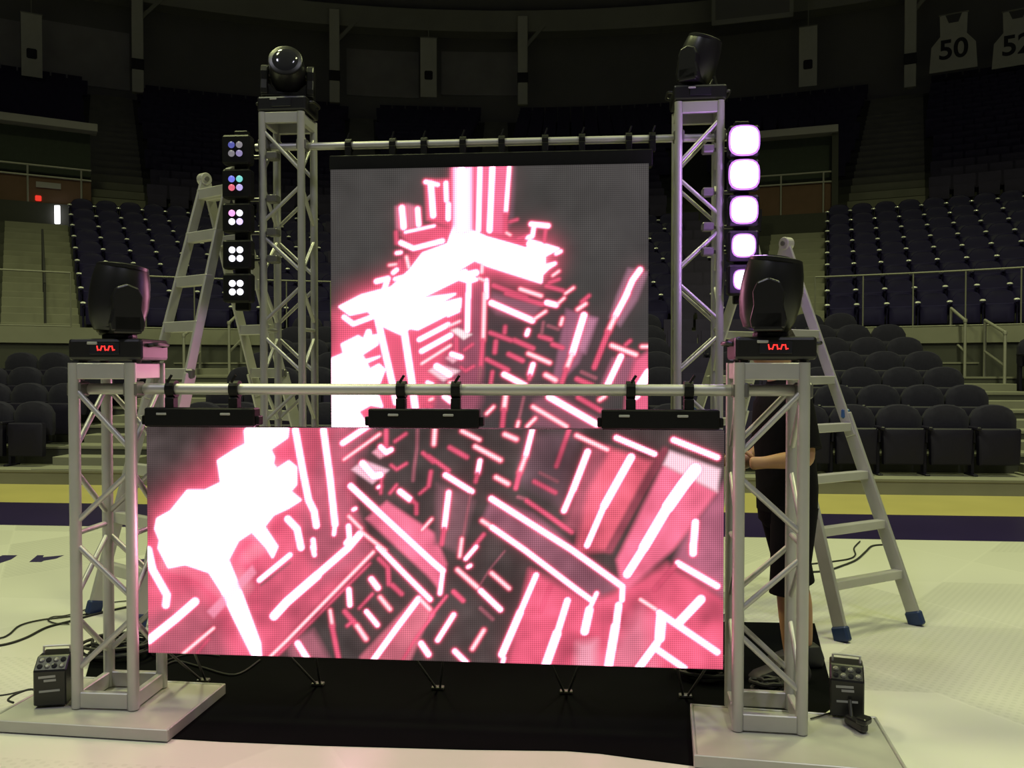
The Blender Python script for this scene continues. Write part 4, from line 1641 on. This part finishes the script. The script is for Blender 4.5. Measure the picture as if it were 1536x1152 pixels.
def lamp_bar(label, px, ys, sizes, lit, side, cells):
    Yb = 5.26
    zs = [on_y(px, y, Yb).z for y in ys]
    x = on_y(px, ys[2], Yb).x
    t = thing('lamp_bar', label, 'stage light', (x, Yb, 0), 0, 'vertical lamp bars on the rear towers')
    z0, z1 = zs[-1] - 0.14, zs[0] + 0.14
    MB().box((0, 0.085, (z0 + z1) / 2), (0.09, 0.05, z1 - z0)).build('spine', M_BLACK, t, bevel=0.006)
    for k, z in enumerate(zs):
        cell = MB().box((0, 0.02, z), (0.185, 0.085, 0.185)).build('lamp_cell', M_BLACK, t, bevel=0.012)
        if lit:
            s = sizes[k]
            r = []
            for i in range(24):
                a = 2 * PI * i / 24
                c_, s_ = math.cos(a), math.sin(a)
                q = (abs(c_) ** 3.2 + abs(s_) ** 3.2) ** (-1 / 3.2)
                r.append((s * q * c_, s * q * s_))
            dif = MB().prism([(a, -0.0245, z + b) for a, b in r], (0, -0.006, 0)).build('bloom_face', cells[k][0], cell, smooth=False)  # added glowing plate, shaped to the size of the lamp's bloom
            rim = MB()
            n = len(r)
            vs = [(a * 1.0, -0.024, z + b * 1.0) for a, b in r] + [(a * 1.14, -0.0235, z + b * 1.14) for a, b in r] + [(a * 1.14, -0.021, z + b * 1.14) for a, b in r]
            rim.add(vs, [(i, (i + 1) % n, n + (i + 1) % n, n + i) for i in range(n)] + [(n + i, n + (i + 1) % n, 2 * n + (i + 1) % n, 2 * n + i) for i in range(n)])
            rim.build('bloom_rim', cells[k][1], cell)  # violet bloom round the lamp, put in as an emissive ring
        else:
            for i, (a, b) in enumerate(((-1, 1), (1, 1), (-1, -1), (1, -1))):
                MB().lathe([(0.021, 0.0), (0.021, 0.006), (0.014, 0.012), (0.004, 0.014)], 14,
                           Matrix.Translation((a * 0.0255, -0.022, z + b * 0.027)) @ Matrix.Rotation(PI / 2, 4, 'X')).build('lens', cells[k][i], cell, smooth=True)
    for z in (zs[0] - 0.02, zs[1] - 0.08, zs[2] - 0.08, zs[3] - 0.02):
        cl = MB().tube((side * 0.03, 0.11, z), (side * 0.20, 0.11, z), 0.013, 10).build('bracket', M_PVC, t)
        MB().box((side * 0.20, 0.10, z), (0.07, 0.08, 0.05)).build('clamp', M_PVC, cl, bevel=0.008)
    return t, x, zs


lm = lambda c, s: lens_mat('lamp_' + c + str(s), LC[c], s)
cellsL = [[lm('blue', 0.35), lm('grey', 0.35), lm('grey', 0.3), lm('lilac', 0.4)],
          [lm('blue', 0.8), lm('cyan', 0.75), lm('red', 0.75), lm('lilac', 0.8)],
          [lm('pink', 1.3), lm('white', 1.4), lm('white', 1.5), lm('lilac', 1.5)],
          [lm('white', 2.0), lm('white', 1.9), lm('white', 2.1), lm('white', 1.95)],
          [lm('white', 2.6), lm('white', 2.5), lm('white', 2.55), lm('white', 2.7)]]
lamp_bar('black lamp bar with four small lamps per cell, left of the rear left tower', 356, (225, 276, 327, 382, 432), None, False, 1, cellsL)
cellsR = []
for k in range(5):
    cellsR.append((lens_mat('hot_lamp_bloom', (1.0, 0.90, 1.0), 3.2 - 0.2 * k), lens_mat('violet_lamp_bloom', (0.62, 0.22, 1.0), 1.1)))
t, bx, bz = lamp_bar('lamp bar blazing white and violet, right of the rear right tower', 1115, (212, 263, 316, 369, 420), (0.082, 0.082, 0.075, 0.064, 0.055), True, -1, cellsR)
for k, z in enumerate(bz):
    lamp('lamp_bar_light', 'POINT', (bx, 5.26 - 0.10, z), 5.0 - 0.5 * k, (0.62, 0.28, 1.0), 0.07)


# ================================================================== LADDERS
def cam_xy(xc, d):
    return Vector((xc * _cy - d * _sy, xc * _sy + d * _cy, 0))


def ladder(label, A, B, hinge, rungs, rung_h, clip):
    """A, B: (near foot, far foot) of both legs, hinge: (near, far) at the top, all on stage coordinates"""
    base = (A[0] + A[1] + B[0] + B[1]) / 4
    base.z = 0
    t = thing('step_ladder', label, 'ladder', base, 0, 'aluminium folding ladders')
    for leg in (A, B):
        st = []
        s_dir = ((hinge[0] + hinge[1]) - (leg[0] + leg[1]))
        s_dir.z = 0
        s_dir.normalize()
        for k in (0, 1):
            p, q = leg[k] - base, hinge[k] - base
            st.append((p, q))
            d = (q - p).normalized()
            p1 = p + d * 0.06
            # outer (lower) and inner (upper) telescoping stile
            r_dir = (leg[1] - leg[0]).normalized() * (1 if k else -1)
            m_ = p1.lerp(q, 0.52)
            MB().bar(p1, m_, 0.028, 0.080, s_dir).build('stile', M_ALU2, t, bevel=0.004)
            MB().bar(p1.lerp(q, 0.46) - r_dir * 0.012, q - r_dir * 0.012, 0.022, 0.066, s_dir).build('stile', M_ALU2, t, bevel=0.004)
            MB().bar(p + d * 0.0, p + d * 0.085, 0.05, 0.095, s_dir).build('rubber_foot', M_BLUE, t, bevel=0.01)
            MB().box(m_, (0.05, 0.05, 0.06)).build('lock_clip', clip, t, bevel=0.008)
        for f in rungs:
            a, b = st[0][0].lerp(st[0][1], f), st[1][0].lerp(st[1][1], f)
            MB().bar(a, b, 0.055, rung_h).build('rung', M_ALU2, t, bevel=0.004)
    for k in (0, 1):
        q = hinge[k] - base
        r_dir = (A[1] - A[0]).normalized()
        MB().tube(q - r_dir * 0.03, q + r_dir * 0.03, 0.043, 18).build('hinge', M_ALU2, t, bevel=0.004)
        MB().tube(q - r_dir * 0.04, q + r_dir * 0.04, 0.016, 12).build('hinge_pin', M_PVC, t)
    return t


def V3(v, z):
    return Vector((v.x, v.y, z))


def cv(xc, d, z=0.0):
    return V3(cam_xy(xc, d), z)


ZL = 2.84
ladder('aluminium folding ladder standing left of the rear screen', (cv(-2.63, 5.28), cv(-2.22, 4.98)), (cv(-1.62, 6.45), cv(-1.33, 6.30)),
       (cv(-2.12, 5.86, ZL), cv(-1.87, 5.68, ZL)), [0.10 + 0.1075 * k for k in range(9)], 0.070, M_PVC)
ZR = 2.36
ladder('aluminium folding ladder standing behind the front right tower', (cv(1.867, 4.743), cv(2.432, 5.047)), (cv(0.92, 5.98), cv(1.40, 6.25)),
       (cv(1.52, 5.40, ZR), cv(1.81, 5.60, ZR)), [0.125 + 0.124 * k for k in range(7)], 0.052, M_BLUECLIP)

# ================================================================== PERSON behind the front right tower
def skin_mesh(name, verts, edges, radii, material, sub=2, root=0):
    me = bpy.data.meshes.new(name)
    me.from_pydata(verts, edges, [])
    ob = bpy.data.objects.new(name, me)
    COL.objects.link(ob)
    ob.modifiers.new('skin', 'SKIN')
    sv = me.skin_vertices[0].data
    for i, r in enumerate(radii):
        r = r if isinstance(r, tuple) else (r, r)
        sv[i].radius = r
        sv[i].use_root = (i == root)
    s = ob.modifiers.new('sub', 'SUBSURF')
    s.levels = s.render_levels = sub
    dg = bpy.context.evaluated_depsgraph_get()
    out = bpy.data.meshes.new_from_object(ob.evaluated_get(dg))
    bpy.data.objects.remove(ob)
    out.materials.clear()
    out.materials.append(material)
    out.shade_smooth()
    return out


def join_meshes(name, meshes, material):
    bm = bmesh.new()
    for m in meshes:
        bm.from_mesh(m)
    me = bpy.data.meshes.new(name)
    bm.to_mesh(me)
    bm.free()
    me.materials.append(material)
    me.shade_smooth()
    return me


def head_mesh(c, material):
    """head facing +X centred at c"""
    bm = bmesh.new()
    bmesh.ops.create_uvsphere(bm, u_segments=24, v_segments=18, radius=1.0)
    for v in bm.verts:
        x, y, z = v.co
        sx = 0.098 if x > 0 else 0.105
        w = 0.076 * (1 - 0.22 * max(0, -z))
        nx, ny, nz = x * sx, y * w, z * 0.120
        if x > 0.3 and z < -0.2:
            nx += 0.012 * (x - 0.3)               # jaw forward
        # nose
        g = math.exp(-((y / 0.20) ** 2) - (((z + 0.12) / 0.20) ** 2))
        if x > 0:
            nx += 0.026 * g
        # eye sockets
        for s in (-1, 1):
            g = math.exp(-(((y - s * 0.38) / 0.18) ** 2) - (((z - 0.08) / 0.13) ** 2))
            if x > 0:
                nx -= 0.012 * g
        # mouth
        g = math.exp(-((y / 0.28) ** 2) - (((z + 0.48) / 0.07) ** 2))
        if x > 0:
            nx += 0.006 * g
        # ears
        g = math.exp(-(((x + 0.05) / 0.14) ** 2) - (((z + 0.02) / 0.22) ** 2))
        if abs(y) > 0.8:
            ny += (0.022 if y > 0 else -0.022) * g
        v.co = (c[0] + nx, c[1] + ny, c[2] + nz)
    me = bpy.data.meshes.new('head')
    bm.to_mesh(me)
    bm.free()
    me.materials.append(material)
    return me


pp = cam_xy(1.375, 4.23)
person = thing('person', 'person in black shirt and shorts reaching out behind the front right tower', 'person', (pp.x, pp.y, 0.0045), PI + YAW + R(6))
# local frame: +X the way the person faces (towards the screens), +Y the person's left (towards the camera)
bv = [(0.0, 0, 0.93), (0.01, 0, 1.05), (0.02, 0, 1.22), (0.03, 0, 1.38), (0.045, 0, 1.46), (0.06, 0, 1.53),
      # left arm (near the camera): shoulder, elbow, mid forearm, wrist, palm
      (0.02, 0.15, 1.39), (0.0, 0.245, 1.10), (0.10, 0.235, 1.105), (0.20, 0.20, 1.09), (0.27, 0.185, 1.085),
      # right arm
      (0.02, -0.15, 1.39), (0.02, -0.25, 1.11), (0.13, -0.22, 1.04), (0.24, -0.15, 1.06), (0.31, -0.13, 1.065),
      # left leg: hip, knee, calf, ankle, toe
      (0.0, 0.09, 0.88), (0.04, 0.10, 0.50), (0.025, 0.10, 0.34), (0.01, 0.10, 0.09), (0.13, 0.105, 0.03),
      # right leg
      (0.0, -0.09, 0.88), (-0.08, -0.10, 0.50), (-0.13, -0.10, 0.34), (-0.155, -0.10, 0.09), (-0.03, -0.105, 0.03)]
be = [(0, 1), (1, 2), (2, 3), (3, 4), (4, 5), (3, 6), (6, 7), (7, 8), (8, 9), (9, 10), (3, 11), (11, 12), (12, 13), (13, 14), (14, 15),
      (0, 16), (16, 17), (17, 18), (18, 19), (19, 20), (0, 21), (21, 22), (22, 23), (23, 24), (24, 25)]
br = [0.13, 0.125, 0.13, 0.10, 0.055, 0.052,
      0.062, 0.044, 0.045, 0.030, (0.036, 0.022), 0.062, 0.044, 0.042, 0.030, (0.036, 0.022),
      0.088, 0.058, 0.058, 0.036, 0.024, 0.088, 0.058, 0.058, 0.036, 0.024]
parts = [skin_mesh('body', bv, be, br, M_SKIN)]
parts.append(head_mesh((0.075, 0.0, 1.63), M_SKIN))
for side, wrist, yo in ((1, Vector((0.27, 0.185, 1.085)), 0.0), (-1, Vector((0.31, -0.13, 1.065)), 0.0)):
    for k, (dz, ln) in enumerate(((0.030, 0.066), (0.011, 0.074), (-0.009, 0.069), (-0.028, 0.054))):
        p0 = wrist + Vector((0.015, 0, dz))
        p1 = p0 + Vector((ln * 0.5, -0.004 * side, dz * 0.15))
        p2 = p1 + Vector((ln * 0.33, -0.018 * side, 0))
        p3 = p2 + Vector((ln * 0.18, -0.024 * side, 0))
        parts.append(skin_mesh('finger', [p0, p1, p2, p3], [(0, 1), (1, 2), (2, 3)], [0.0098, 0.009, 0.0085, 0.0072], M_SKIN, 1))
    p0 = wrist + Vector((-0.03, -0.01 * side, 0.022))
    p1 = p0 + Vector((0.03, -0.018 * side, 0.030))
    p2 = p1 + Vector((0.028, -0.018 * side, 0.006))
    parts.append(skin_mesh('thumb', [p0, p1, p2], [(0, 1), (1, 2)], [0.013, 0.011, 0.0085], M_SKIN, 1))
link('body', join_meshes('body', parts, M_SKIN), person)
# clothes
def loft(rings, seg=20):
    """rings: (centre, rx, ry) ellipses in planes across the path, closed at both ends"""
    mb_ = MB()
    vs, fs = [], []
    n = len(rings)
    for i, (c_, rx, ry) in enumerate(rings):
        c_ = Vector(c_)
        d = (Vector(rings[min(i + 1, n - 1)][0]) - Vector(rings[max(i - 1, 0)][0])).normalized()
        ax_ = Vector((1, 0, 0)) - d * d.x
        ax_.normalize()
        ay_ = d.cross(ax_)
        for k in range(seg):
            t_ = 2 * PI * k / seg
            vs.append(c_ + ax_ * (rx * math.cos(t_)) + ay_ * (ry * math.sin(t_)))
    for i in range(n - 1):
        for k in range(seg):
            fs.append((i * seg + k, i * seg + (k + 1) % seg, (i + 1) * seg + (k + 1) % seg, (i + 1) * seg + k))
    fs.append(tuple(reversed(range(seg))))
    fs.append(tuple((n - 1) * seg + k for k in range(seg)))
    return mb_.add(vs, fs)


sh_ = loft([((0.0, 0, 0.83), 0.138, 0.185), ((0.0, 0, 0.95), 0.142, 0.188), ((0.01, 0, 1.10), 0.140, 0.180), ((0.02, 0, 1.26), 0.146, 0.190),
            ((0.025, 0, 1.37), 0.130, 0.195), ((0.03, 0, 1.435), 0.095, 0.150), ((0.04, 0, 1.475), 0.066, 0.075), ((0.045, 0, 1.49), 0.060, 0.064)])
for sd, el in ((1, (0.0, 0.245, 1.13)), (-1, (0.02, -0.25, 1.13))):
    a_ = Vector((0.02, 0.135 * sd, 1.405))
    e_ = Vector(el)
    s2 = loft([(a_, 0.070, 0.070), (a_.lerp(e_, 0.25), 0.076, 0.072), (a_.lerp(e_, 0.6), 0.070, 0.066), (a_.lerp(e_, 0.92), 0.066, 0.062)], 16)
    sh_.add(s2.v, s2.f)
sh_.build('shirt', M_SHIRT, person, smooth=True)
so_ = loft([((0.0, 0, 0.98), 0.134, 0.172), ((0.0, 0, 0.88), 0.140, 0.180), ((-0.005, 0, 0.79), 0.135, 0.180), ((-0.01, 0, 0.76), 0.11, 0.15)])
for top, knee in (((0.0, 0.092, 0.86), (0.03, 0.10, 0.43)), ((-0.005, -0.092, 0.86), (-0.10, -0.10, 0.43))):
    a_, e_ = Vector(top), Vector(knee)
    s2 = loft([(a_, 0.118, 0.088), (a_.lerp(e_, 0.3), 0.108, 0.092), (a_.lerp(e_, 0.7), 0.096, 0.088), (e_, 0.094, 0.086)], 18)
    so_.add(s2.v, s2.f)
so_.build('shorts', M_SHORTS, person, smooth=True)
for s, (ax, ay) in ((1, (0.01, 0.10)), (-1, (-0.155, -0.10))):
    sh = MB()
    prof = [(-0.075, 0.0), (0.20, 0.0), (0.215, 0.025), (0.18, 0.055), (0.09, 0.085), (0.045, 0.115), (-0.06, 0.115), (-0.085, 0.05)]
    sh.prism([(ax + x, ay - 0.05, z) for x, z in prof], (0, 0.10, 0))
    sh.build('shoe', M_SHOE, person, bevel=0.018, smooth=True, bseg=2)
bm = bmesh.new()
bmesh.ops.create_uvsphere(bm, u_segments=20, v_segments=14, radius=1.0)
for v in bm.verts:
    x, y, z = v.co
    zz = z * 0.124
    if z < -0.15:
        zz = -0.15 * 0.124 + (z + 0.15) * 0.06
    front = max(0.0, x)
    if z < 0.45 and x > 0.25:
        x = 0.25
    v.co = (0.067 + x * 0.112, y * 0.083, 1.648 + zz)
me = bpy.data.meshes.new('hair')
bm.to_mesh(me)
bm.free()
me.materials.append(M_HAIR)
me.shade_smooth()
link('hair', me, person)


# ================================================================== UPLIGHTS ON THE PLATES
def uplight(label, loc, rz):
    t = thing('battery_uplight', label, 'stage light', loc, rz, 'small black uplights on the base plates')
    w, d, h = 0.135, 0.15, 0.205
    # body with a chamfered upper front
    prof = [(-d / 2, 0.0), (d / 2, 0.0), (d / 2, h), (-d / 2 + 0.055, h), (-d / 2, h - 0.05)]
    b = MB().prism([(-w / 2, y, z) for y, z in prof], (w, 0, 0)).build('body', M_GLOSSBLACK, t, bevel=0.005)
    n = Vector((0, -0.05, 0.055)).normalized()
    for i in range(4):
        for j in range(2):
            f = 0.3 + 0.4 * j
            p = Vector((-0.045 + 0.03 * i, -d / 2 + 0.055 * f, h - 0.05 + 0.05 * f))
            m_ = Matrix.Translation(p) @ n.to_track_quat('Z', 'Y').to_matrix().to_4x4()
            MB().lathe([(0.012, 0.0), (0.012, 0.002), (0.006, 0.005)], 10, m_).build('lens', M_PVC if (i + j) % 2 else M_LENS, b)
    for k, (x, z, ww, hh) in enumerate(((-0.01, 0.128, 0.07, 0.010), (0.002, 0.112, 0.05, 0.010), (0.0, 0.066, 0.085, 0.009))):
        MB().box((x, -d / 2 - 0.001, z), (ww, 0.002, hh), Matrix.Rotation(R(-3), 3, 'Y')).build('print', M_LOGO, b)
    MB().path(smooth_path([(-0.055, 0.02, h - 0.01), (-0.055, 0.02, h + 0.024), (-0.046, 0.02, h + 0.030), (0.046, 0.02, h + 0.030), (0.055, 0.02, h + 0.024), (0.055, 0.02, h - 0.01)], 4), 0.0045, 8).build('handle', M_ALU, t, smooth=True)
    for sx in (-1, 1):
        for sy in (-1, 1):
            MB().lathe([(0.009, -0.006), (0.010, 0.002)], 8, Matrix.Translation((sx * 0.05, sy * 0.055, 0.0))).build('foot', M_RUBBER, t)
    return t


zp = 0.055 + 0.007
p = on_z(66, 1058, zp)
uplight('small black battery uplight left of the front left tower', (p.x + 0.01, p.y + 0.07, zp), R(14))
p = on_z(1274, 1074, zp)
uplight('small black battery uplight right of the front right tower', (p.x + 0.005, p.y + 0.06, zp), R(-14))

# black cable clamp lying on the right plate
p = on_z(1284, 1092, 0.056)
t = thing('cable_clamp', 'black cable clamp lying in front of the right uplight', 'clamp', (p.x, p.y, 0.056), R(25))
MB().box((0, 0.0, 0.020), (0.035, 0.11, 0.038)).build('jaw', M_GLOSSBLACK, t, bevel=0.01, bseg=2)
MB().box((0.008, -0.035, 0.045), (0.06, 0.045, 0.03), Matrix.Rotation(R(20), 3, 'Z')).build('jaw', M_GLOSSBLACK, t, bevel=0.009, bseg=2)
MB().tube((0, 0.03, 0.035), (0.03, 0.07, 0.085), 0.008, 8).build('lever', M_GLOSSBLACK, t)


# ================================================================== CABLES
def cable(label, pts, r=0.006, z=0.007, group='loose black cables'):
    P = []
    for q in pts:
        zz = q[2] if len(q) > 2 else z
        P.append(on_z(q[0], q[1], zz))
    o_ = MB().path(smooth_path(P, 6), r, 7).build('cable', M_RUBBER, smooth=True)
    return tag(o_, label, 'cable', group)


cable('thick black cable running out at the left edge', [(-30, 972), (10, 966), (40, 956), (70, 941), (104, 932), (140, 922), (200, 908)], 0.007)
cable('thin black cable arching over the left court floor', [(-30, 960), (0, 957), (14, 951), (30, 938), (60, 930), (100, 925), (150, 918), (205, 908)], 0.005)
cable('thin looping cable on the left court floor', [(104, 936), (84, 935), (72, 930), (80, 925), (104, 922), (160, 905), (210, 900)], 0.004)
cable('short black cable of the left uplight', [(60, 1040, 0.06), (46, 1034, 0.06), (22, 1042, 0.06), (12, 1050, 0.06), (20, 1054, 0.06)], 0.005)
cable('black cable trailing left from the left uplight', [(52, 1034, 0.06), (36, 1036, 0.06), (10, 1042, 0.06), (-25, 1046, 0.06)], 0.004)
cable('black cable curling under the right ladder', [(1215, 858), (1240, 856), (1262, 849), (1284, 840), (1298, 828), (1308, 819), (1324, 817)], 0.008)
cable('thin black cable beside the right ladder', [(1215, 846), (1250, 842), (1274, 838), (1283, 832), (1281, 822), (1290, 812)], 0.006)
cable('thin cable lying on the right base plate', [(1216, 1078, 0.058), (1230, 1074, 0.058), (1246, 1069, 0.058)], 0.0035)
cable('faint black cable across the mat', [(232, 1010, 0.012), (262, 992, 0.012), (300, 1000, 0.012), (352, 1012, 0.012), (390, 990, 0.012)], 0.005)
cable('grey cable lying on the mat beside the left tower', [(236, 1000, 0.012), (252, 990, 0.012), (290, 980, 0.012), (330, 984, 0.012)], 0.004)


def coil(label, px, py, n, rr, z0=0.006, seed=1):
    rnd = random.Random(seed)
    c = on_z(px, py, 0)
    pts = []
    for i in range(n * 14 + 1):
        a = 2 * PI * i / 14
        k = i / 14
        r_ = rr * (0.75 + 0.25 * math.sin(k * 2.1 + seed)) + rnd.uniform(-0.01, 0.01)
        pts.append(Vector((c.x + r_ * math.cos(a) * 1.25, c.y + r_ * math.sin(a), z0 + 0.010 + 0.012 * k + rnd.uniform(0, 0.006))))
    o_ = MB().path(smooth_path(pts, 2), 0.009, 6).build('cable_coil', M_RUBBER, smooth=True)
    return tag(o_, label, 'cable coil', 'coiled black cables')


coil('coil of black cable heaped behind the front left tower', 178, 986, 7, 0.15, seed=2)
coil('coil of black cable heaped behind the front right tower', 1152, 1046, 6, 0.055, seed=5)
coil('coil of black cable left of the front right tower', 1060, 1018, 8, 0.12, seed=9)
